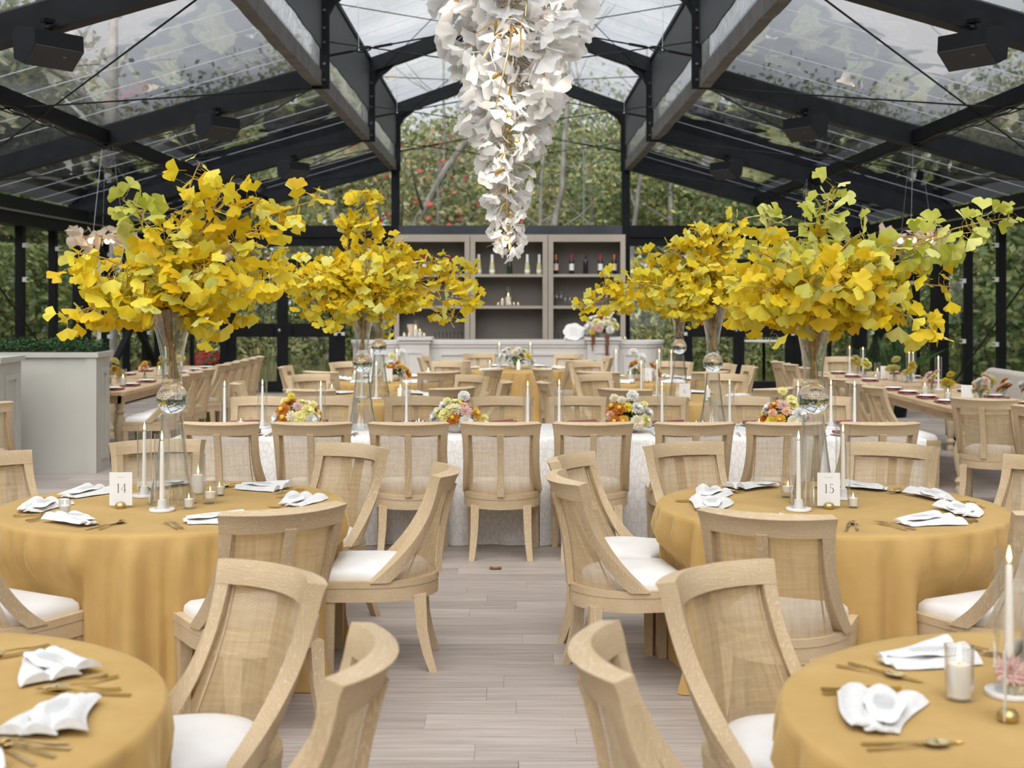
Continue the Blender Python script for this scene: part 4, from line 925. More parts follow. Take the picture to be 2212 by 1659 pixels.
for row, ydep, pxs, fl in (('near', 9.38, (474,670,880,1084,1280,1500,1702,1902), 1), ('far', 10.09, (563,702,897,1083,1248,1421,1602,1778), -1)):
    for i, px in enumerate(pxs):
        x = (px-CX)*(8.6 if fl > 0 else 10.8)/F
        place(PLATE, 'plate', 'white plate at the %s side of the white table, %s from the left' % (row, ORD[i]), 'plate', (x, ydep, TZ+.002), 0, 'plates on the white table')
        tag(ob('napkin', MN, None, (x, ydep, TZ+.016), (0,0,R.uniform(-.3,.3))), 'mauve napkin on the %s %s plate from the left, white table' % (ORD[i], row), 'napkin', 'mauve napkins on the white table')
        for k, dx in (('fork', -.19*fl), ('knife', .18*fl), ('spoon', .205*fl)):
            tag(ob(k, CUTS[k], None, (x+dx, ydep, TZ+.003), (0,0,(0 if fl > 0 else pi) + R.uniform(-.08,.08))), 'gold %s by the %s %s plate of the white table' % (k, ORD[i], row), k, 'gold cutlery')
SHK = [('jar', MB().lathe([(0,0),(.016,0),(.018,.045),(.015,.05),(0,.05)], 12).mesh('shaker_jar', GLASS), []), ('salt', MB().lathe([(0,.002),(.014,.002),(.0155,.036),(0,.036)], 10).mesh('shaker_salt', WHITE), []), ('cap', MB().lathe([(.016,.048),(.016,.062),(.009,.072),(0,.073)], 12).mesh('shaker_cap', LINK), [])]
SHP = [SHK[0], ('pepper', MB().lathe([(0,.002),(.014,.002),(.0155,.036),(0,.036)], 10).mesh('shaker_pepper', mat('pepper', (.06,.045,.035), .8)), []), SHK[2]]
for px, lab in ((900, 'left'), (1504, 'right')):
    for k, (pr, nm) in enumerate(((SHK, 'salt_shaker'), (SHP, 'pepper_shaker'))):
        place(pr, nm, 'small glass %s with steel cap on the white table, %s half' % (nm.replace('_', ' '), lab), 'shaker', ((px + k*14 - CX)*9.6/F, 9.6, TZ+.002), 0, 'shakers', 1.2)
# ------------------------------------------------------------------ tall glass vases
def vase_proto():
    base = MB().lathe([(.112,.004),(.118,.002),(.118,.006),(.100,.06),(.082,.15),(.067,.26),(.056,.36),(.050,.425),(.047,.425),(.053,.36),(.064,.26),(.079,.15),(.097,.06),(.112,.008)], 40)
    ball = MB().lathe([(0,.43)] + [(.076*sin(pi*k/16), .505 - .076*cos(pi*k/16)) for k in range(1,16)] + [(0,.581)], 32)
    col = MB().lathe([(.050,.570),(.053,.577),(.048,.584),(.046,.586),(.046,.60),(.048,.65),(.056,.72),(.072,.80),(.094,.875),(.118,.935),(.116,.935),(.092,.875),(.070,.80),(.054,.72),(.046,.65),(.044,.60)], 40)
    st = MB(); r = random.Random(4)
    for k in range(11):
        a = r.random()*6.28; q = r.uniform(.005,.032); b = a + r.uniform(1.8, 3.4); e = r.uniform(.05,.085)
        st.tube([(cos(a)*q, sin(a)*q, .600), (cos(a)*q*.5+cos(b)*.012, sin(a)*q*.5+sin(b)*.012, .70), (cos(b)*e*.6, sin(b)*e*.6, .82), (cos(b)*e, sin(b)*e, .94)], [.0065*r.uniform(.8,1.5)]*4, 6)
    return [('foot', base.mesh('vase_foot', GLASS), []), ('ball', ball.mesh('vase_ball', BULB), []), ('trumpet', col.mesh('vase_trumpet', GLASS), [])], st.mesh('stems', mat('wet_stem', (.30,.185,.05), .5, var=.35, scale=40))
VASE, STEMS = vase_proto()

# ------------------------------------------------------------------ ginkgo leaves and arrangements
def ginkgo_leaf(seed, ma, notch=True, ruf=.06):
    r = random.Random(seed); m = MB(); n = 11; half = rad(r.uniform(52, 68)); cup = r.uniform(-.25,.35); tw = r.uniform(-.3,.3)
    rows = []
    for q in (.0, .5, .8, 1.0):
        row = []
        for i in range(n):
            f = i/(n-1)*2-1; a = f*half*(1-.1*(1-q)); e = q*(1 - (.22*max(0,1-abs(f)*7) if notch and q > .6 else 0))*(1 - .10*f*f + (r.uniform(-ruf,ruf) if q == 1 else 0))
            z = cup*e*abs(f)*.6 + .06*sin(f*8+seed)*e*e - .18*e*e + tw*f*e*.4
            row.append((sin(a)*e, cos(a)*e, z))
        rows.append(row)
    vs = [(0,0,0)]; 
    for row in rows[1:]: vs += row
    fs = [(0, 1+i+1, 1+i) for i in range(n-1)]
    for k in range(2): fs += [(1+k*n+i, 1+k*n+i+1, 1+(k+1)*n+i+1, 1+(k+1)*n+i) for i in range(n-1)]
    m.add(vs, fs); m.add([(-.012,-.55,.10),(.012,-.55,.10),(.016,.03,0),(-.016,.03,0)], [(0,1,2,3)])
    return m
Y0, Y1, Y2, Y3 = (.70,.44,.012), (.82,.64,.026), (.86,.76,.08), (.78,.79,.26)
S_YEL = [(0,(.72,.47,.013)), (.15,(.78,.55,.018)), (.45,Y1), (.75,Y2), (1,Y3)]
S_GRN = [(0,(.40,.43,.05)), (.4,(.56,.58,.10)), (.75,(.72,.72,.20)), (1,(.80,.79,.36))]
S_MIX = [(0,Y0), (.4,Y1), (.6,Y2), (.8,(.62,.60,.10)), (1,(.50,.52,.12))]
LM = {k: (leafmat('ginkgo_%s' % k, s, .38), leafmat('ginkgo_%s_mass' % k, s, .38, True)) for k, s in (('yellow', S_YEL), ('green', S_GRN), ('mixed', S_MIX))}
LSH = {k: [ginkgo_leaf(sd, None).mesh('ginkgo_leaf', LM[k][0], True, 180) for sd in range(6)] for k in LM}
LRAW = [ginkgo_leaf(sd, None) for sd in range(6)]
def leaf_mat(pos, dirv, nrm, size):
    y = dirv.normalized(); z = (nrm - y*nrm.dot(y))
    if z.length < 1e-3: z = y.orthogonal()
    z.normalize(); x = y.cross(z)
    return Matrix(((x.x*size,y.x*size,z.x*size,pos.x),(x.y*size,y.y*size,z.y*size,pos.y),(x.z*size,y.z*size,z.z*size,pos.z),(0,0,0,1)))
def bez(p0, p1, p2, t): return p0*(1-t)**2 + p1*2*t*(1-t) + p2*t*t
def ginkgo(px, Y, label, tips, core, ncore, lsize, seed, nobj=300, dens=1.0, mul=1.15):
    """tips: (pixel x, pixel y, depth offset, palette, leaves); core: px ellipse filled by short branches"""
    r = random.Random(seed); x = (px-CX)*Y/F; root = thing('ginkgo_arrangement', label, 'branches', (x, Y, TZ), 0, 'ginkgo arrangements in tall vases')
    mouth = Vector((0,0,.93)); org = Vector((x, Y, TZ)); br = MB(); tw = MB(); leaves = []
    jobs = [(P(tx, ty, Y + d) - org, pal, int(n*1.7), 1) for tx, ty, d, pal, n in tips]
    cx, cy, rx, ry = core
    for k in range(ncore):
        a = r.random()*6.28; q = r.random()**.5; d = r.uniform(-.42,.42)*math.sqrt(max(.1, 1-q*q*.8)); jobs.append((P(cx+rx*q*cos(a), cy+ry*q*sin(a), Y+d) - org, 'yellow' if r.random() < .72 else 'mixed', int(r.uniform(13,19)*dens), 0))
    for tip, pal, n, main in jobs:
        d = tip - mouth; ln = d.length; n = int(n*mul*(.55 + .75*ln)) if main else n; st = mouth + Vector((r.uniform(-.07,.07), r.uniform(-.07,.07), -.03))
        ctl = mouth + Vector((d.x*.40, d.y*.40, max(d.z*.75, .18*ln) + .05)) if main else mouth + d*.5 + Vector((0,0,.06))
        pts = [bez(st, ctl, tip, t/8) for t in range(9)]
        br.tube(pts, [.0075*(1-.085*t)*(1 if main else .6) for t in range(9)], 5)
        for k in range(n):
            t = 1 - .80*r.random()**1.25 if main else 1 - .75*r.random()
            if k == 0: t = 1
            p = bez(st, ctl, tip, t); dv = bez(st, ctl, tip, min(1, t+.03)) - bez(st, ctl, tip, t-.03); dv.normalize()
            sd = Vector((r.gauss(0,1), r.gauss(0,1), r.gauss(0,1))); sd = (sd - dv*sd.dot(dv)).normalized()
            out = (dv*.35 + sd*.9 + Vector((0,0,-.25))).normalized(); sz = lsize*r.uniform(.72,1.15)*(.8 if t > .93 else 1)
            pet = sz*.55; off = r.uniform(.0, .05); q = p + sd*off; pos = q + out*pet
            if off > .01: tw.tube([p, q], .0016, 4)
            nrm = Vector((r.gauss(0,.6), r.gauss(-.75,.6), r.gauss(.45,.6)))
            leaves.append((leaf_mat(pos, (out + Vector((0,0,r.uniform(-.5,.1)))), nrm, sz), pal))
    for k in range(len(jobs)*0): pass
    ob('branches', br.mesh('branches', TWIG), root); ob('twigs', tw.mesh('twigs', TWIG), root, kind='stuff')
    leaves.sort(key=lambda l: l[0][1][3])                    # nearest first
    step = max(1.0, len(leaves)/nobj); pick = set(int(i) for i in range(min(nobj, len(leaves))))
    mass = {}
    for i, (M, pal) in enumerate(leaves):
        k = r.randint(0,5)
        if i in pick:
            o = ob('leaf', LSH[pal][k], root); o.matrix_local = M
        else:
            m = mass.setdefault(pal, MB()); m.add([M @ Vector(v) for v in LRAW[k].v], LRAW[k].f)
    for pal, m in mass.items(): ob('inner_leaves', m.mesh('inner_leaves', LM[pal][1], True, 180), root, kind='stuff')
    return root
y_, g_, m_ = 'yellow', 'green', 'mixed'
VS = [('front', 372, 6.27, 'on the table carded fourteen'), ('front', 1757, 6.27, 'on the table carded fifteen'), ('mid', 783, 9.80, 'on the left half of the white table'), ('mid', 1540, 9.80, 'on the right half of the white table'), ('back', 819, 13.0, 'on the gold table behind, left of the aisle'), ('back', 1467, 13.0, 'on the gold table behind, right of the aisle')]
for k, px, Y, where in VS:
    t = place(VASE, 'vase', 'tall glass trumpet vase ' + where, 'vase', ((px-CX)*Y/F, Y, TZ+.003), 0, 'tall trumpet vases'); t.rotation_euler.z = px*.7
    s = tag(ob('stem_bundle', STEMS, None, t.location, (0,0,px*.3)), 'brown stems in the tall vase ' + where, 'stems', 'stem bundles in vases')
ginkgo(372, 6.27, 'large yellow ginkgo arrangement above the table carded fourteen',
       [(140,690,-.1,y_,16),(150,592,.1,y_,14),(165,545,-.2,y_,14),(265,432,.1,g_,13),(285,440,-.1,g_,12),(432,352,0,y_,9),(528,402,.05,y_,9),(560,435,-.1,y_,10),(690,432,.15,y_,13),(640,470,0,y_,12),(595,600,-.1,y_,16),(548,655,.1,y_,14),(462,712,-.15,y_,11),(225,672,.15,y_,13),(180,675,0,y_,10),(490,420,-.1,y_,14),(400,445,.1,m_,13),(600,560,.2,y_,13)],
       (385,572,175,108), 34, .074, 31, 300)
ginkgo(1757, 6.27, 'large yellow and green ginkgo arrangement above the table carded fifteen',
       [(1800,402,.1,g_,15),(1775,455,0,g_,13),(2185,470,.1,g_,20),(2110,500,-.05,g_,14),(2055,620,.05,y_,13),(2035,735,0,y_,18),(1985,560,.1,m_,13),(1870,500,-.1,g_,13),(1590,600,.1,y_,15),(1620,540,-.1,y_,14),(1605,690,0,m_,12),(1665,720,-.1,y_,11),(1645,480,.1,g_,14),(1900,680,-.1,y_,12),(1950,650,.15,y_,14),(1690,650,-.2,y_,13),(1575,665,.1,y_,11)],
       (1765,590,165,105), 34, .074, 32, 300)
ginkgo(783, 9.8, 'yellow ginkgo arrangement on the white table, left of the shelves',
       [(790,412,0,y_,18),(760,470,.1,y_,15),(610,600,-.1,y_,18),(590,575,0,y_,14),(650,660,.1,y_,15),(705,700,0,y_,13),(1020,590,.05,y_,20),(1030,640,-.1,y_,16),(960,560,0,y_,16),(990,690,.1,y_,10),(870,520,0,y_,13),(850,600,-.1,m_,14),(900,570,.1,y_,14),(650,590,.1,y_,14)],
       (780,605,115,80), 28, .072, 33, 300, 1.1, 2.0)
ginkgo(1540, 9.8, 'yellow ginkgo arrangement on the white table, right of the shelves',
       [(1590,478,.1,y_,14),(1545,490,0,y_,18),(1500,500,-.1,y_,15),(1440,540,0,y_,16),(1380,565,.1,m_,18),(1300,610,-.1,y_,16),(1258,665,0,y_,16),(1330,625,.1,m_,14),(1450,640,0,m_,16),(1620,600,0,y_,13),(1560,560,-.1,y_,16),(1600,660,.1,y_,12)],
       (1500,610,95,65), 26, .072, 34, 300, 1.1, 2.0)
ginkgo(819, 13.0, 'smaller yellow ginkgo arrangement half hidden behind the left white-table vase',
       [(850,520,0,y_,16),(885,560,.1,y_,14),(840,720,0,y_,14),(900,660,.1,y_,12),(790,600,0,m_,14),(870,640,0,y_,14)], (835,610,55,45), 14, .07, 35, 140, 1.0, 1.3)
ginkgo(1467, 13.0, 'smaller yellow ginkgo arrangement half hidden behind the right white-table vase',
       [(1400,600,0,m_,14),(1350,620,.1,y_,14),(1415,670,0,m_,12),(1490,700,.1,y_,12),(1510,600,0,y_,14),(1440,560,0,y_,14)], (1455,625,60,42), 14, .07, 36, 140, 1.0, 1.3)

# ------------------------------------------------------------------ central chandelier of white petals
FROST = leafmat('frosted_petal', [(0,(.90,.905,.92)), (1,(.95,.95,.96))], .55)
FROSTI = leafmat('frosted_petal_mass', [(0,(.90,.905,.92)), (1,(.95,.95,.96))], .55, True)
PET = [ginkgo_leaf(50+k, None, k % 2 == 0, .10).mesh('petal', FROST, True, 180) for k in range(6)]
PETR = [ginkgo_leaf(50+k, None, k % 2 == 0, .10) for k in range(6)]
YC = 9.3
ch = thing('chandelier', 'long cascading chandelier of white frosted petals on brass twigs', 'chandelier', ((1100-CX)*YC/F, YC, 0))
def cz(py): return H - (py-HY)*YC/F
prof = [(548,18),(530,34),(500,42),(470,44),(430,52),(395,52),(350,64),(300,84),(270,92),(240,110),(200,124),(150,138),(100,150),(50,160),(0,172),(-80,190),(-160,180)]
def halfw(py):
    for (a, wa), (b, wb) in zip(prof, prof[1:]):
        if b <= py <= a: return (wa + (wb-wa)*(a-py)/(a-b))*YC/F
    return .55
def cxm(py): return (math.sin(py*.012)*9 + (py < 200)*4)*YC/F*.6
r = random.Random(77); pets = []; tw = MB()
tw.tube([(cxm(py), 0, cz(py)) for py in range(540, -220, -20)], .008, 6)
py = 545
while py > -170:
    hw_ = halfw(py); n = int(5 + 40*hw_)
    for k in range(n):
        a = r.random()*6.28; q = hw_*r.uniform(.35,1.0); yy = py + r.uniform(-14,14)
        sz = (.062 + .085*min(1, max(0,(520-yy)/450)))*r.uniform(.75,1.2)
        c = Vector((cxm(yy) + cos(a)*max(0,q-sz*.75), sin(a)*max(0,q-sz*.75), cz(yy)))
        out = Vector((cos(a), sin(a), r.uniform(-.9,.35))); nrm = Vector((r.gauss(0,.6)+cos(a)*.3, r.gauss(-.5,.6), r.gauss(.3,.7)))
        pets.append(leaf_mat(c + out.normalized()*sz*.3, out, nrm, sz))
        if k % 2 == 0:
            p0 = Vector((cxm(yy-25), 0, cz(yy-25))); p1 = c + out.normalized()*.06
            tw.tube([p0, p0.lerp(p1,.5)+Vector((0,0,.02)), p1, p1 + Vector((r.uniform(-.05,.05), r.uniform(-.05,.05), r.uniform(-.03,.05)))], [.0038,.003,.0022,.0015], 4)
    py -= 15
for s, e in (((1105,-20),(1070,235)), ((1108,-15),(1120,115)), ((1085,30),(1040,130)), ((1095,0),(1015,-30)), ((1110,5),(1135,35)), ((1075,60),(1025,75)), ((1085,50),(1130,110))):
    a, b = P(*s, YC-.25)-ch.location, P(*e, YC-.42)-ch.location; a.z += 0; tw.tube([a, (a+b)/2 + Vector((.05,-.06,.05)), b], [.008,.007,.004], 6)
ob('brass_twigs', tw.mesh('brass_twigs', BRASS), ch)
pets.sort(key=lambda M: M[1][3] + (9 if M[2][3] > 4.1 else 0)); mass = MB()
for i, M in enumerate(pets):
    k = r.randint(0,5)
    if i < 300: o = ob('petal', PET[k], ch); o.matrix_local = M
    else: mass.add([M @ Vector(v) for v in PETR[k].v], PETR[k].f)
ob('inner_petals', mass.mesh('inner_petals', FROSTI, True, 180), ch, kind='stuff')
SOCK = MB().lathe([(0,.0),(.022,0),(.024,.012),(.024,.085),(.018,.09),(0,.09)], 14).mesh('socket', BRASS)
LAMP = MB().lathe([(.012,-.01),(.022,-.045),(.020,-.07),(.008,-.10),(0,-.105)], 12).mesh('bulb', GLASS)
FIL = MB().tube([(-.006,0,-.012),(-.006,0,-.07)], .0022, 5).tube([(.006,0,-.012),(.006,0,-.07)], .0022, 5).tube([(0,.005,-.012),(0,.005,-.07)], .0022, 5).mesh('filament', GLOW)
for bx, by, d, rx, ry, sc in ((1076,80,-.45,0,.05,1.25),(1108,70,-.3,.3,-.6,.8),(1062,172,-.4,.2,.9,.8),(1098,255,-.36,2.6,.5,.8),(1117,308,-.34,2.9,-.25,.8),(1070,375,-.26,.4,1.1,.8),(1098,470,-.2,1.2,.6,.55),(1093,522,-.16,2.5,.2,.6),(1100,205,-.36,.2,.1,.7),(1182,168,-.2,1,-.8,.7),(1205,20,-.2,.2,.1,.8),(985,5,-.2,.3,0,.8),(1080,340,-.24,1.4,.7,.55)):
    sk = ob('socket', SOCK, ch, P(bx, by, YC+d)-ch.location, (rx*.5, ry, 0), sc); ob('bulb', LAMP, sk); ob('filament', FIL, sk)
    if sc > .58:
        pl_ = bpy.data.lights.new('bulb_light', 'POINT'); pl_.energy = 1.1; pl_.color = (1,.88,.74); pl_.shadow_soft_size = .03
        lo = bpy.data.objects.new('bulb_light', pl_); COL.objects.link(lo); lo.parent = sk; lo.location = (0,0,-.06)
ob('suspension_cable', MB().tube([(0,0,cz(-220)), (0,0,APEX-.08)], .006, 6).mesh('suspension_cable', DARK), ch)

# small petal chandeliers over the side tables
WARM = leafmat('warm_petal', [(0,(.66,.54,.42)),(1,(.80,.70,.58))], .45)
def small_ch(x, y, z, label):
    r = random.Random(int(x*10+y)); t = thing('petal_chandelier', label, 'chandelier', (x, y, z), 0, 'small petal chandeliers')
    ring = MB().tube([(.26*cos(k*pi/8), .26*sin(k*pi/8), .04) for k in range(17)], .008, 6)
    ob('ring', ring.mesh('ring', BRASS), t)
    pm_ = [ginkgo_leaf(70+k, None, True, .1).mesh('petal', WARM, True, 180) for k in range(3)] if 'WPET' not in globals() else WPET
    globals()['WPET'] = pm_
    for k in range(30):
        a = r.random()*6.28; q = r.uniform(.16,.30); o = ob('petal', pm_[k % 3], t)
        o.matrix_local = leaf_mat(Vector((cos(a)*q, sin(a)*q, r.uniform(-.06,.10))), Vector((cos(a), sin(a), r.uniform(-.8,.8))), Vector((r.gauss(cos(a)*.8,.4), r.gauss(sin(a)*.8,.4), r.gauss(0,.5))), r.uniform(.12,.18))
    for k in range(5):
        a = k*1.257+.5; ob('bulb', MB().ball((.17*cos(a), .17*sin(a)-.05, .0), .030, 10, 6).mesh('bulb', GLOW), t)
    top = zlow(x)-.08-z
    for k in range(3): ob('wire', MB().tube([(.2*cos(k*2.1), .2*sin(k*2.1), .05), (.06*cos(k*2.1), .06*sin(k*2.1), top)], .0025, 4).mesh('wire', LINK), t)
small_ch(-4.55, 14.6, 2.40, 'small warm petal chandelier at left, above the planter')
small_ch(4.55, 14.6, 2.40, 'small warm petal chandelier at right, over the near farm table')
small_ch(-4.55, 19.4, 2.42, 'small warm petal chandelier at far left, behind yellow leaves')
small_ch(4.45, 19.4, 2.42, 'small warm petal chandelier at far right, behind yellow leaves')

# ------------------------------------------------------------------ loudspeakers
def speaker_proto(s):
    sec = [(-.13,-.02),(.02,-.15),(.14,-.10),(.17,.10),(.10,.15),(-.12,.11)]     # y,z section
    bd = MB(); n = len(sec); vs = [(-.22, y, z) for y, z in sec] + [(.22, y, z) for y, z in sec]
    bd.add(vs, [tuple(range(n)), tuple(range(2*n-1, n-1, -1))] + [(i, n+i, n+(i+1)%n, (i+1)%n) for i in range(n)])
    gr = MB().plate([(-.215,-.132,-.018),(.215,-.132,-.018),(.215,.015,-.153),(-.215,.015,-.153)], (0,-.68,-.73), .008)
    bk = MB().tube([(0,.02,.13),(0,.03,.22)], .014, 8).box(-.05,.05,.0,.06,.20,.23).ball((0,.02,.16), .03, 8, 6)
    return [('body', bd.mesh('speaker_body', SPK, False), [('badge', MB().box(.06,.09,-.085,-.08,-.075,-.07).mesh('badge', LINK, False))]), ('grille', gr.mesh('speaker_grille', mat('speaker_grille', (.03,.032,.037), .7), False), []), ('bracket', bk.mesh('speaker_bracket', DARK), [])]
SPP = speaker_proto(1)
for fy, xs in ((9.62, (-3.42, 3.42)), (14.42, (-3.25, 3.27)), (19.3, (-3.22, 3.2))):
    for x in xs:
        z = zlow(x) - .30
        place(SPP, 'loudspeaker', 'black loudspeaker under the %s roof frame, %s side' % ({9: 'nearest', 14: 'second', 19: 'third'}[int(fy)], 'left' if x < 0 else 'right'), 'speaker', (x, fy, z), .95 if x < 0 else -.95, 'loudspeakers under the roof frames', .95)
# ------------------------------------------------------------------ bar counter
bar = thing('bar_counter', 'pale grey panelled bar counter with curved ends', 'bar', (0, 20.7, 0))
def outline(x0, x1, yf, yb, rx, k=0):
    L = [(x0+rx-rx*cos(a), yf + (yb-yf)*(1-sin(a))) for a in [pi/2*i/10 for i in range(11)]]
    Rr = [(x1-rx+rx*sin(a), yf + (yb-yf)*(1-cos(a))) for a in [pi/2*i/10 for i in range(11)]]
    return L + Rr
o1 = outline(-2.60, 2.50, 0, .75, .42)
ob('front_body', MB().prism(o1, .0, 1.02).mesh('bar_body', BARW, True, 30), bar)
ob('counter_top', MB().prism([(x*1.012, y-.03) for x, y in o1], 1.02, 1.07).mesh('counter_top', BARW, True, 30), bar)
ob('cornice', MB().prism([(x*1.005, y-.015) for x, y in o1], .97, 1.02).mesh('cornice', BARW, True, 30), bar)
def pframe(x0, x1, z0, z1, y=-.012, w=.035, par=None):
    m = MB().box(x0,x1,y-.008,y+.012,z1-w,z1).box(x0,x1,y-.008,y+.012,z0,z0+w).box(x0,x0+w,y-.008,y+.012,z0+w,z1-w).box(x1-w,x1,y-.008,y+.012,z0+w,z1-w)
    return ob('panel_frame', m.mesh('panel_frame', BARW, False), par or bar)
pframe(-2.12, -1.84, .14, .88); pframe(-1.14, 1.06, .14, .88); pframe(1.80, 2.06, .14, .88)
for x0, x1 in ((-1.76, -1.29), (1.22, 1.71)):
    pd = ob('pedestal', MB().box(x0, x1, -.16, .28, 0, 1.09).box(x0-.02, x1+.02, -.18, .3, 1.04, 1.08).mesh('pedestal', BARW, False), bar)
    ob('cap', MB().box(x0-.045, x1+.045, -.205, .33, 1.09, 1.135).mesh('pedestal_cap', BARW, False), pd)
    ob('panel', MB().box(x0+.10, x1-.10, -.172, -.16, .14, .14+.03).box(x0+.10, x1-.10, -.172, -.16, .88, .91).box(x0+.10, x0+.13, -.172, -.16, .17, .88).box(x1-.13, x1-.10, -.172, -.16, .17, .88).mesh('pedestal_panel', BARW, False), pd)

# back-bar shelving in three units
SZ = [1.02, 1.62, 2.19]; YSF = 23.25
for i, (x0, x1, wh) in enumerate(((-2.09, -.735, 'left'), (-.725, .665, 'middle'), (.675, 2.06, 'right'))):
    u = thing('shelf_unit', 'tall taupe open shelf unit behind the bar, the %s one' % wh, 'shelving', ((x0+x1)/2, YSF, 0), 0, 'back-bar shelf units'); a = (x1-x0)/2
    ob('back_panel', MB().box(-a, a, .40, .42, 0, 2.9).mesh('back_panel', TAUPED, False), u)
    for s in (-1, 1): ob('side', MB().box(min(s*a, s*(a-.03)), max(s*a, s*(a-.03)), .02, .40, 0, 2.9).mesh('side', TAUPE, False), u)
    ob('face_frame', MB().box(-a, -a+.09, 0, .02, 0, 2.9).box(a-.09, a, 0, .02, 0, 2.9).box(-a+.09, a-.09, 0, .02, 2.77, 2.9).box(-a+.09, a-.09, 0, .02, .93, 1.02).mesh('face_frame', TAUPE, False), u)
    ob('top', MB().box(-a+.03, a-.03, .02, .40, 2.86, 2.9).mesh('unit_top', TAUPE, False), u)
    for z in SZ: ob('shelf', MB().box(-a+.03, a-.03, .02, .40, z-.05, z).mesh('shelf', TAUPE, False), u)
    for s in (-1, 1): ob('cupboard_door', MB().box(min(s*.01, s*(a-.09)), max(s*.01, s*(a-.09)), -.005, .015, .08, .92).mesh('cupboard_door', TAUPE, False), u)
def bottle(glass, foil, label=None, wine=True):
    if wine: pr = [(0,0),(.037,0),(.038,.01),(.038,.19),(.030,.215),(.016,.235),(.014,.30),(0,.30)]; fz = .235
    else: pr = [(0,0),(.043,0),(.044,.02),(.043,.11),(.032,.17),(.018,.225),(.0155,.30),(0,.30)]; fz = .185
    parts = [('body', MB().lathe(pr, 16).mesh('bottle', glass), [])]
    fr = .0165 if wine else .022
    parts.append(('foil', MB().lathe([(fr if wine else .028, fz), (fr, fz+.03 if not wine else fz+.01), (fr, .305), (fr*.8, .312), (0,.312)], 12).mesh('foil', foil), []))
    if label: parts.append(('label', MB().lathe([(.0386,.06),(.0386,.165)] if wine else [(.0445,.03),(.0440,.07)], 16).mesh('label', label), []))
    return parts
DG = mat('dark_bottle', (.012,.014,.012), .12); PG = mat('pale_gold_bottle', (.55,.52,.30), .1); GG = mat('green_bottle', (.02,.035,.015), .12)
FO = {k: mat('foil_'+k, c, .4) for k, c in (('orange', (.70,.17,.02)), ('red', (.45,.02,.03)), ('black', (.02,.02,.02)), ('white', (.82,.82,.82)))}
LBP = mat('pinkish_label', (.75,.55,.48), .6)
CHMP = bottle(PG, FO['white'], PAPER, False); GREEN = bottle(GG, FO['black'], None, False)
W_ = {k: bottle(DG, FO[k], l) for k, l in (('orange', LBP), ('red', PAPER), ('black', None))}
for i, (px, pr, lab) in enumerate(((1034, CHMP, 'pale champagne bottle with white foil'), (1063, CHMP, 'pale champagne bottle with white foil'), (1101, GREEN, 'dark green champagne bottle'), (1139, CHMP, 'pale champagne bottle with white foil'), (1165, CHMP, 'pale champagne bottle with white foil'))):
    place(pr, 'bottle', '%s, %s on the middle top shelf' % (lab, ORD[i]), 'bottle', ((px-CX)*23.42/F, 23.42, 2.191), 0, 'bottles on the back bar', 1.15)
for i, (px, k) in enumerate(((1201,'orange'), (1235,'red'), (1265,'black'), (1297,'red'), (1327,'orange'))):
    place(W_[k], 'bottle', 'dark wine bottle with %s cap, %s on the right top shelf' % (k, ORD[i]), 'bottle', ((px-CX)*23.42/F, 23.42, 2.191), 0, 'bottles on the back bar', 1.15)
for i, (px, k) in enumerate(((890,'black'), (917,'red'), (942,'black'), (970,'red'), (1000,'black'))):
    place(W_[k] if k != 'black' else GREEN, 'bottle', 'dark bottle, %s on the left top shelf behind yellow leaves' % ORD[i], 'bottle', ((px-CX)*23.42/F, 23.42, 2.191), 0, 'bottles on the back bar', 1.1)
WG = MB().lathe([(0,0),(.035,.001),(.034,.004),(.005,.010),(.004,.10),(.020,.115),(.038,.15),(.040,.18),(.034,.225),(.032,.225),(.037,.18),(.035,.15),(.018,.118),(0,.112)], 16).mesh('wine_glass', RIB)
TG = MB().lathe([(0,0),(.033,0),(.037,.10),(.035,.10),(.031,.008),(0,.008)], 14).mesh('tumbler', RIB)
FL = MB().lathe([(0,0),(.032,.001),(.004,.008),(.004,.06),(.028,.10),(.034,.13),(.032,.13),(.026,.10),(0,.065)], 14).mesh('coupe_glass', RIB)
for bay, pxs in (('left', (898, 910, 921, 936, 950, 964, 976, 986, 996, 1003)), ('right', (1194, 1203, 1212, 1221, 1231, 1246, 1262, 1310, 1320, 1330))):
    for i, px in enumerate(pxs):
        me = FL if 3 <= i <= 5 else WG; yy = 23.42 + (.05 if i % 2 else 0)
        tag(ob('wine_glass', me, None, ((px-CX)*yy/F, yy, 1.621), None, 1.15), '%s, %s along the second shelf of the %s unit' % ('short-stemmed glass' if me is FL else 'stemmed wine glass', ORD[i], bay), 'glass', 'glasses on the back bar')
    for i in range(8):
        px = (944 + i*8.2) if bay == 'left' else (1194 + i*8.2)
        tag(ob('tumbler', TG, None, ((px-CX)*23.42/F, 23.42, 1.021), None, 1.3), 'clear tumbler, %s along the lowest shelf of the %s unit' % (ORD[i], bay), 'glass', 'glasses on the back bar')
gb2 = 'candles on the bar'
def bc(pr, nm, px, Y, z, label, sc=1): place(pr, nm, label, 'candle', ((px-CX)*Y/F, Y, z), 0, gb2, sc)
bc(PIL, 'pillar_candle', 1098, 23.40, 1.622, 'tallest candle in the middle shelf unit', 1.7)
bc(PILS, 'pillar_candle', 1085, 23.38, 1.622, 'second tallest candle in the middle shelf unit', 1.1)
for i, px in enumerate((1076, 1094, 1102, 1110, 1119)): bc(VOT, 'votive_candle', px, 23.34 + .04*(i % 2), 1.622, 'small votive on the middle shelf unit, %s from the left' % ORD[i], .95)
bc(PIL, 'pillar_candle', 898, 20.72, 1.137, 'tall pillar candle in glass on the left bar pedestal', 1.35); bc(PILS, 'pillar_candle', 907, 20.66, 1.137, 'short pillar candle on the left bar pedestal', 1.05)
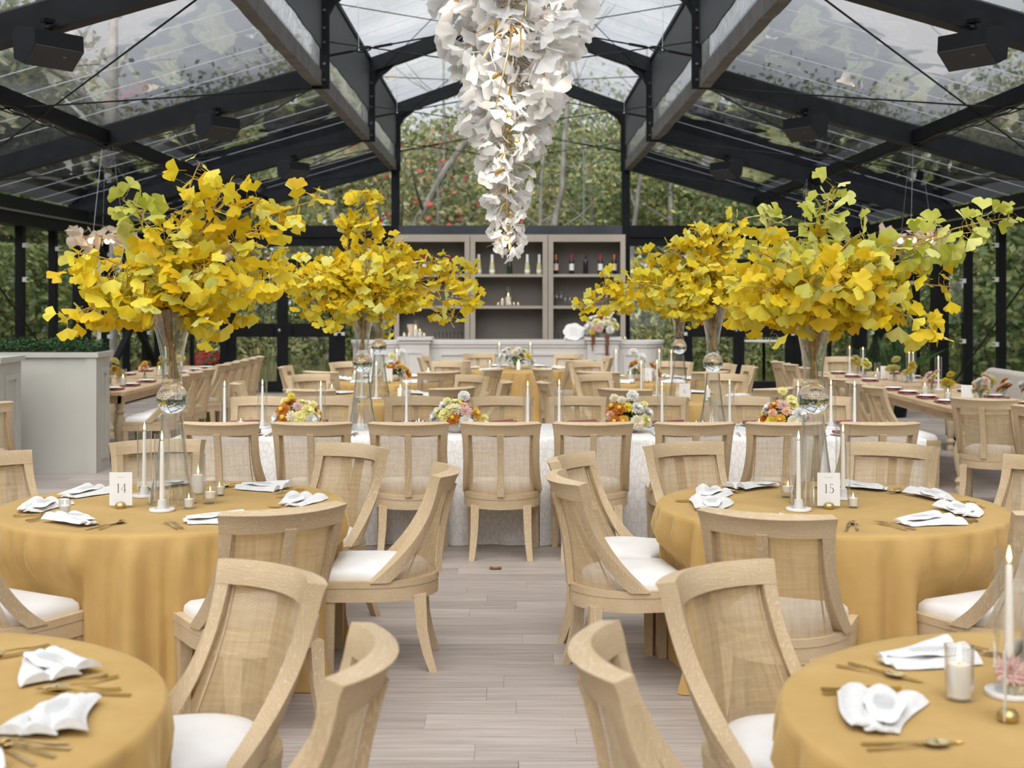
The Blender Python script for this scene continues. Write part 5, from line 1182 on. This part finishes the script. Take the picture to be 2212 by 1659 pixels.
for i, px in enumerate((873, 884, 916)): bc(VOT, 'votive_candle', px, 20.66, 1.137, 'small votive on the left bar pedestal, %s from the left' % ORD[i], 1.05)
for i, px in enumerate((1221, 1233, 1247, 1341, 1350)): bc(VOT, 'votive_candle', px, 20.82, 1.072, 'small votive on the bar near the sign, %s from the left' % ORD[i], 1.0)
tag(ob('cone_vase', MB().lathe([(0,0),(.05,0),(.05,.01),(.045,.03),(.085,.2),(.08,.2),(.04,.03),(0,.02)], 16).mesh('cone_vase', mat('blush_ceramic', (.68,.54,.44), .6)), None, ((890-CX)*20.78/F, 20.78, 1.137)), 'small blush cone-shaped vase on the left bar pedestal', 'vase')
sg = MB(); pts = [(.16*(1+.10*abs(sin(3.5*a)))*cos(a), .13*(1+.10*abs(sin(3.5*a)))*sin(a)) for a in [2*pi*k/56 for k in range(56)]]
sg.plate([(x, 0, z+.15) for x, z in pts], (0,1,0), .008)
sgn = tag(ob('bar_sign', sg.mesh('bar_sign', PAPER, False), None, ((1240-CX)*20.74/F, 20.74, 1.073), (rad(-12), 0, .1)), 'white scalloped card sign leaning on the bar', 'sign')
m = MB()
for k in range(6): m.box(-.07+.01*(k % 2), .07-.012*(k % 3), -.0055, -.0045, .085+.024*k, .089+.024*k)
ob('printed_lines', m.mesh('sign_lines', INKL, False), sgn)

# ------------------------------------------------------------------ flowers
def bloom(seed, rr, layers, petals, mats, flat=.6, spike=False, core=None):
    r = random.Random(seed); m = MB()
    for l in range(layers):
        f = l/max(1, layers-1); el = .05 + 1.25*f; n = max(5, int(petals*(1-.55*f)))
        for k in range(n):
            a = 2*pi*(k + .5*(l % 2))/n + r.uniform(-.1,.1); L = rr*(1-.35*f)*r.uniform(.9,1.08); wd = rr*(.16 if spike else .42)*(1-.4*f)
            d = Vector((cos(a)*cos(el), sin(a)*cos(el), sin(el)*flat)); sd = Vector((-sin(a), cos(a), 0)); up = d.cross(sd)*-1; b = Vector((0,0,rr*.1*f))
            m.add([b, b + d*L*.6 - sd*wd + up*.1*rr, b + d*L + up*rr*(.25 if not spike else -.05), b + d*L*.6 + sd*wd + up*.1*rr], [(0,1,2,3)])
    o = [('petals', m.mesh('petals', mats, False), [])]
    if core: o.append(('heart', MB().ball((0,0,rr*flat*.55), rr*.28, 8, 5).mesh('heart', core), []))
    return o
def petm(nm, c0, c1): return leafmat('petal_'+nm, [(0,c0),(1,c1)], .3, True)
PM_ = {'rust': petm('rust', (.50,.15,.02), (.72,.30,.05)), 'gold': petm('gold', (.72,.40,.05), (.85,.55,.12)), 'lemon': petm('lemon', (.80,.74,.25), (.88,.84,.45)), 'yellow': petm('yellow', (.78,.60,.03), (.86,.74,.12)),
       'white': petm('white', (.80,.79,.74), (.90,.89,.86)), 'cream': petm('cream', (.80,.72,.52), (.88,.82,.66)), 'pink': petm('pink', (.75,.50,.46), (.86,.68,.64)), 'peach': petm('peach', (.80,.45,.28), (.88,.62,.45))}
YCORE = mat('yellow_heart', (.65,.45,.04), .7)
BLOOM = {'rust': bloom(1, .055, 5, 22, PM_['rust'], .55, True, YCORE), 'lemon': bloom(2, .048, 6, 16, PM_['lemon'], .8), 'white': bloom(3, .050, 7, 14, PM_['white'], 1.0), 'cream': bloom(4, .045, 6, 13, PM_['cream'], .9),
         'pink': bloom(5, .048, 5, 15, PM_['pink'], .6, True), 'yellow': bloom(6, .040, 5, 13, PM_['yellow'], .8), 'gold': bloom(7, .045, 5, 18, PM_['gold'], .6, True, YCORE), 'peach': bloom(8, .035, 5, 12, PM_['peach'], .8)}
for v in list(BLOOM): pass
GRN = leafmat('flower_leaf', [(0,(.06,.12,.03)),(1,(.20,.28,.08))], .3, True)
BOWL = MB().lathe([(0,0),(.055,0),(.075,.02),(.085,.06),(.080,.075),(.074,.07),(.07,.02),(0,.015)], 24).mesh('bowl', mat('cream_ceramic', (.66,.62,.54), .5))
def posy(loc, label, kinds, seed, w=.18, h=.16, group='low flower arrangements', stalk=(), bowl=True, big=1.0, z0=.07):
    r = random.Random(seed); t = thing('flower_arrangement', label, 'flowers', loc, 0, group)
    if bowl: ob('bowl', BOWL, t)
    st = MB(); lf = MB(); n = len(kinds); spots = []
    for i, k in enumerate(kinds):
        for tr in range(30):
            a = r.uniform(0, 2*pi); el = r.uniform(.05, 1.4); p = Vector((w*cos(a)*cos(el)*.95, w*.75*sin(a)*cos(el), z0 + h*sin(el)*.9))
            if all((p-q).length > .055 for q in spots): break
        spots.append(p)
    for p, k in zip(spots, kinds):
        d = Vector((p.x/w, p.y/w - .35, (p.z-z0)/h + .25)).normalized(); b = BLOOM[k]; q = d.to_track_quat('Z', 'Y').to_euler()
        o = ob('bloom', b[0][1], t, p, q, r.uniform(.85,1.15)*big)
        if len(b) > 1: ob('heart', b[1][1], o)
        st.tube([(0,0,.03), (p.x*.5, p.y*.5, p.z*.6), tuple(p)], .002, 4)
    for x, z, k, s in stalk:
        p = Vector((x, r.uniform(-.05,.05), z)); st.tube([(0,0,.03), (x*.5, 0, z*.6), tuple(p)], .0022, 5); o = ob('bloom', BLOOM[k][0][1], t, p, (rad(50), 0, 0), s)
    for i in range(40):
        a = r.random()*6.28; leafquad(lf, Vector((cos(a)*w*.8*r.random(), sin(a)*w*.6*r.random(), z0+h*.4*r.random())), Vector((cos(a), sin(a), .8)), .035, r)
    ob('stems', st.mesh('flower_stems', STEMG), t); ob('leaves', lf.mesh('flower_leaves', GRN, False), t)
    return t
mixk = ['rust','rust','white','white','lemon','lemon','lemon','yellow','pink','pink','peach','white','gold','cream','white','rust','lemon','cream','peach','pink']
for i, (px, st) in enumerate(((640, ((-.09,.22,'lemon',.8),(-.05,.30,'cream',.5),(-.03,.27,'yellow',.75),(.12,.20,'lemon',.8))), (987, ((-.07,.23,'lemon',.75),(.05,.26,'white',1.0),(-.15,.16,'white',.5),(.20,.10,'lemon',.7))), (1357, ((-.10,.25,'cream',.85),(-.05,.24,'cream',.8),(.03,.27,'white',1.0),(.12,.2,'lemon',.7))), (1698, ((-.02,.30,'lemon',.8),(.04,.24,'lemon',.9),(.03,.18,'cream',.8))))):
    kk = mixk[:]; random.Random(i).shuffle(kk)
    posy(((px-CX)*9.62/F, 9.62, TZ+.003), 'bowl of rust, white and lemon blooms on the white table, %s from the left' % ORD[i], ['rust','rust'] + kk, 40+i, .17, .16, 'flower bowls on the white table', st, True, 1.2)
posy((.06, 18.2, TZ+.003), 'yellow and white flower bowl on the deep gold table', ['white','lemon','yellow','lemon','white','white','yellow','cream','lemon','gold','white','yellow','white','lemon','cream','white'], 51, .26, .24, 'flower bowls on far tables', (), True, 1.2)
posy(((850-CX)*15.6/F, 15.6, TZ+.003), 'orange and white flower bowl on the far left table', ['rust','rust','gold','white','cream','gold','white','rust','lemon','gold','cream','white'], 52, .19, .17, 'flower bowls on far tables', ((.10,.34,'white',1.1),(-.02,.30,'lemon',1.0)), True, 1.2)
posy(((1385-CX)*15.7/F, 15.7, TZ+.003), 'orange and white flower bowl behind the card printed five', ['rust','gold','rust','white','white','cream','gold','white','white','peach','rust','white'], 53, .22, .17, 'flower bowls on far tables', ((-.10,.34,'white',1.2),(.0,.28,'white',1.2)), True, 1.2)
posy((1.47, 3.22, TZ+.003), 'pink flower bowl cut off by the right edge', ['pink','pink','pink','cream','white','pink','peach','lemon','white','pink','rust','cream'], 54, .23, .15, None, ((-.235,.07,'pink',1.0),(-.21,.04,'cream',.9)))
bf = posy(((1300-CX)*20.7/F, 20.7, 1.137), 'large pink, cream and orange flower arrangement on the right bar pedestal', ['peach','pink','cream','white','rust','lemon','pink','cream','white','yellow','pink','cream','gold','white','lemon','peach','pink','cream','rust','white','cream','lemon','pink','white','peach','cream','white','lemon','pink','cream'], 55, .27, .28, None, (), True, 1.75)
AMAR = mat('amaranth', (.20,.075,.045), .85, var=.4, scale=90, bump=1); r = random.Random(8)
for dx, l0, l1 in ((.06, .05, -.62), (-.16, .05, -.22), (-.14, .04, -.12), (.08, .03, -.35)):
    m = MB(); pts = [(dx + r.uniform(-.008,.008), -.215 + r.uniform(-.006,.006), l0 + (l1-l0)*k/24) for k in range(25)]
    m.tube(pts, [.006 + .020*(1-k/24)*r.uniform(.5,1) for k in range(25)], 7)
    ob('trailing_amaranth', m.mesh('amaranth', AMAR), bf)
m = MB()
for k in range(46):
    t = k/45; m.ball((.10+.20*t + r.uniform(-.025,.025)*(1-t*.6), r.uniform(-.03,.03), .25+.42*t), .024*(1-.55*t), 6, 4)
ob('white_spire', m.mesh('white_spire', PM_['white']), bf)

# far-table candles
for key, nm in (('E', 'the left vase table behind the white one'), ('F', 'the table carded six'), ('G', 'the far left flower table'), ('H', 'the table carded five'), ('I', 'the deep gold table')):
    cx, cy = TABLES[key][1]; offs = {'E': ((.06,-.25),(-.10,-.12)), 'F': ((-.36,-.1),(-.18,.1)), 'G': ((-.28,.1),(.02,.2),(.12,-.12)), 'H': ((-.32,.0),(.22,.12),(.34,-.1)), 'I': ((-.22,0),(.22,.05))}[key]
    for i, (dx, dy) in enumerate(offs): place(TAPER, 'taper_candle', 'lit taper on %s, %s from the left' % (nm, ORD[i]), 'candle', (cx+dx, cy+dy, TZ+.003), 0, 'candles on far tables')
    for i, (dx, dy) in enumerate({'E': ((-.42,.05),(.30,-.30),(.36,-.34)), 'F': ((.06,-.40),(.26,-.36)), 'G': ((-.45,-.2),(.42,.0)), 'H': ((-.18,-.40),(-.05,.1)), 'I': ((-.35,-.2),(.05,-.35))}[key]):
        place(PILS if i != 1 else BARE, 'pillar_candle', 'white pillar candle on %s, %s from the left' % (nm, ORD[i]), 'candle', (cx+dx, cy+dy, TZ+.003), 0, 'candles on far tables', 1.0)

# ------------------------------------------------------------------ planter boxes at left
def panelbox(name, label, x0, x1, y0, y1, h, plants):
    t = thing(name, label, 'planter' if plants else 'counter', ((x0+x1)/2, (y0+y1)/2, 0)); a, b = (x1-x0)/2, (y1-y0)/2
    ob('body', MB().box(-a, a, -b, b, 0, h-.05).mesh('planter_body', PLANTW, False), t)
    ob('rim', MB().box(-a-.03, a+.03, -b-.03, b+.03, h-.05, h).mesh('planter_rim', PLANTW, False), t)
    ob('corner_trim', MB().box(a-.012, a+.012, -b-.012, -b+.10, 0, h-.05).box(a-.10, a+.012, -b-.014, -b, 0, h-.05).mesh('corner_trim', PLANTW, False), t)
    ob('side_panel', MB().box(a, a+.014, -b+.16, b-.1, h-.22, h-.17).box(a, a+.014, -b+.16, b-.1, .12, .17).box(a, a+.014, -b+.16, -b+.21, .17, h-.22).box(a, a+.014, b-.15, b-.1, .17, h-.22).mesh('side_panel', PLANTW, False), t)
    if plants:
        ob('soil', MB().box(-a+.02, a-.02, -b+.02, b-.02, h, h+.01).mesh('soil', mat('soil', (.03,.02,.015), .9), False), t)
        m = MB(); r = random.Random(2)
        for k in range(2600):
            x, y = r.uniform(-a, a), r.uniform(-b, b); hh = .06 + .12*abs(noise.noise((x*5, y*5, 1)))
            leafquad(m, Vector((x, y, h + .01 + hh*r.random()*1.3)), Vector((r.gauss(0,1), r.gauss(0,1), .8)), r.uniform(.014,.03), r)
        ob('greenery', m.mesh('greenery', leafmat('herb_leaf', [(0,(.015,.05,.015)),(1,(.05,.12,.035))], .3, True), False), t, kind='stuff')
    else: ob('front_panel', MB().box(-a+.1, a-.12, -b-.014, -b, h-.22, h-.17).box(a-.17, a-.12, -b-.014, -b, .12, h-.22).mesh('front_panel', PLANTW, False), t)
panelbox('planter_box', 'long sage-white planter box with dark greenery at left', -7.0+.9, -4.12, 13.46, 13.58+.0, 1.22, True) if False else panelbox('planter_box', 'long sage-white planter box with dark greenery at left', -6.25, -4.16, 13.0, 13.45, 1.21, True)
panelbox('low_counter', 'sage-white panelled counter cut off by the left edge', -6.3, -4.74, 12.0, 12.55, 1.20, False)

# ------------------------------------------------------------------ dressing of the farm tables
BUD = MB().lathe([(0,0),(.022,0),(.03,.04),(.014,.08),(.018,.10),(.016,.10),(.012,.08),(.027,.04),(.02,.005),(0,.005)], 14).mesh('bud_vase', GLASS)
def budvase(x, y, kinds, label, seed):
    r = random.Random(seed); t = thing('bud_vase', label, 'vase', (x, y, TZ+.003), r.random()*6, 'bud vases on the farm tables'); ob('glass', BUD, t); st = MB()
    for i, k in enumerate(kinds*2):
        a = r.random()*6.28; q = r.uniform(.015,.065); z = r.uniform(.12,.19) + (.07 if i == 0 else 0); st.tube([(0,0,.01), (cos(a)*q*.3, sin(a)*q*.3, .1), (cos(a)*q, sin(a)*q, z)], .002, 4)
        ob('bloom', BLOOM[k][0][1], t, (cos(a)*q, sin(a)*q, z), (rad(40)*sin(a), rad(40)*cos(a), a), r.uniform(1.0,1.35))
    ob('stems', st.mesh('bud_stems', STEMG), t)
gf = 'candles on the farm tables'
for i, (x, y, ks) in enumerate(((4.30,12.75,['yellow','yellow','lemon','yellow']), (4.42,13.6,['pink','pink','lemon','pink']), (4.48,12.35,['pink','peach','yellow','cream']), (4.56,12.0,['rust','white','rust']), (4.86,12.15,['pink','white','lemon']), (4.35,12.0,['white','cream','cream']), (4.75,12.9,['cream','lemon','white']))):
    budvase(x, y, ks, 'bud vase of %s blooms on the near right farm table, %s one' % (ks[0], ORD[i]), 60+i)
for i, (x, y, ks) in enumerate(((4.45,16.3,['lemon','lemon','yellow']), (4.62,15.6,['lemon','lemon','yellow','lemon']), (4.55,17.0,['lemon','yellow']), (4.72,15.3,['yellow','lemon','lemon']))):
    budvase(x, y, ks, 'bud vase of yellow blooms on the far right farm table, %s one' % ORD[i], 70+i)
for i, (x, y, ks) in enumerate(((-4.62,14.0,['lemon','yellow','lemon']), (-4.45,14.4,['yellow','gold','lemon']), (-4.6,15.2,['lemon','yellow']), (-4.55,16.9,['lemon','lemon','yellow']), (-4.5,17.6,['yellow','lemon','lemon']), (-4.7,13.9,['lemon','cream']), (-4.4,15.6,['gold','peach']))):
    budvase(x, y, ks, 'bud vase of %s blooms on the left farm tables, %s from the camera' % (ks[0], ORD[i]), 80+i)
for i, (x, y) in enumerate(((4.72,11.75), (4.62,14.0), (4.50,16.55), (4.42,16.9), (4.75,15.45), (4.82,15.52))): place(TAPER, 'taper_candle', 'lit taper in glass on the right farm tables, %s from the camera' % ORD[i], 'candle', (x, y, TZ+.003), 0, gf)
for i, (x, y) in enumerate(((4.25,13.3), (4.40,12.55), (4.55,12.6), (4.20,12.45), (4.50,11.85), (4.50,15.9), (4.68,15.4), (4.42,15.7))): place((PILS, VOT, PIL)[i % 3], 'pillar_candle', 'white candle in a glass on the right farm tables, %s one' % ORD[i], 'candle', (x, y, TZ+.003), 0, gf)
for i, (x, y) in enumerate(((-4.52,14.1), (-4.42,14.25), (-4.55,17.1), (-4.48,17.25))): place(TAPER, 'taper_candle', 'lit taper in glass on the left farm tables, %s from the camera' % ORD[i], 'candle', (x, y, TZ+.003), 0, gf)
for i, (x, y) in enumerate(((-4.6,13.85), (-4.4,14.75), (-4.35,14.55), (-4.5,16.6), (-4.4,16.8), (-4.42,17.4))): place((PILS, VOT, PIL)[i % 3], 'pillar_candle', 'white candle in a glass on the left farm tables, %s one' % ORD[i], 'candle', (x, y, TZ+.003), 0, gf)
MN2 = MB().slab(lambda u, v, s: ((u-.5)*.16, (v-.5)*.26, (.002 if not s else .014+.006*sin(u*7))), 6, 4).mesh('mauve_folded_napkin', MAUVE)
PLS = [('rim', MB().lathe([(0,.003),(.07,.003),(.095,.012),(.093,.014),(.068,.006),(0,.006)], 24).mesh('side_plate', WHITE), [])]
def mset(x, y, rz, where):
    tag(ob('napkin', MN2, None, (x, y, TZ+.002), (0,0,rz + R.uniform(-.15,.15))), 'mauve napkin ' + where, 'napkin', 'mauve napkins on the farm tables')
    place(PLS, 'plate', 'small white plate ' + where, 'plate', (x, y, TZ+.021), 0, 'plates on the farm tables')
for i, y in enumerate((12.25, 12.85, 13.45, 14.0)): mset(4.13, y, 0, 'at the near right farm table, aisle side, %s one' % ORD[i])
for i, y in enumerate((12.0, 12.9, 13.7)): mset(4.83, y, 0, 'at the near right farm table, bench side, %s' % ORD[i])
for i, y in enumerate((15.5, 16.3, 17.0)): mset(4.30, y, 0, 'at the far right farm table, aisle side, %s' % ORD[i])
for i, y in enumerate((15.2, 16.1, 17.0)): mset(5.0, y, 0, 'at the far right farm table, wall side, %s' % ORD[i])
for i, y in enumerate((14.0, 14.65, 15.3, 16.5, 17.1, 17.7, 18.3)): mset(-4.30, y, 0, 'on the aisle side of the left farm tables, %s' % ORD[i])
for i, y in enumerate((14.3, 15.2, 16.7, 17.6)): mset(-4.95, y, 0, 'on the wall side of the left farm tables, %s' % ORD[i])
numcard(Vector((4.33, 12.3, TZ+.002)), '', 'white table card on the near right farm table', -.5); numcard(Vector((4.55, 15.75, TZ+.002)), '', 'white table card on the far right farm table', -.3); numcard(Vector((-4.38, 13.98, TZ+.002)), '', 'white table card on the near left farm table', .4)

# palm in the far right corner
pl = thing('potted_palm', 'green fan palm behind the right farm table', 'plant', (5.65, 19.2, 0)); r = random.Random(14)
ob('pot', MB().lathe([(0,0),(.2,0),(.26,.42),(.24,.42),(0,.38)], 18).mesh('palm_pot', DARK), pl)
PGM = leafmat('palm_leaf', [(0,(.02,.07,.015)),(1,(.07,.17,.04))], .3, True)
for k in range(16):
    a = r.random()*6.28; L = r.uniform(.55,.95); el = r.uniform(.5,1.35); tip = Vector((cos(a)*cos(el)*L, sin(a)*cos(el)*L, .42 + sin(el)*L*1.15)); m = MB()
    pts = [bez(Vector((0,0,.4)), Vector((tip.x*.3, tip.y*.3, tip.z*.75)), tip, t/6) for t in range(7)]; m.tube(pts, [.008*(1-t*.1) for t in range(7)], 4)
    for j in range(26):
        t = .30 + .70*j/25; p = bez(Vector((0,0,.4)), Vector((tip.x*.3, tip.y*.3, tip.z*.75)), tip, t); sd = Vector((-sin(a), cos(a), .0))*(1 if j % 2 else -1); dv = Vector((cos(a)*.5, sin(a)*.5, .35)); e = p + (sd*.7 + dv).normalized()*.34*(1.15-abs(t-.6)); w_ = Vector((cos(a), sin(a), 0))*.009
        m.add([p-w_, p+w_, e], [(0,1,2)])
    ob('frond', m.mesh('frond', PGM, False), pl)
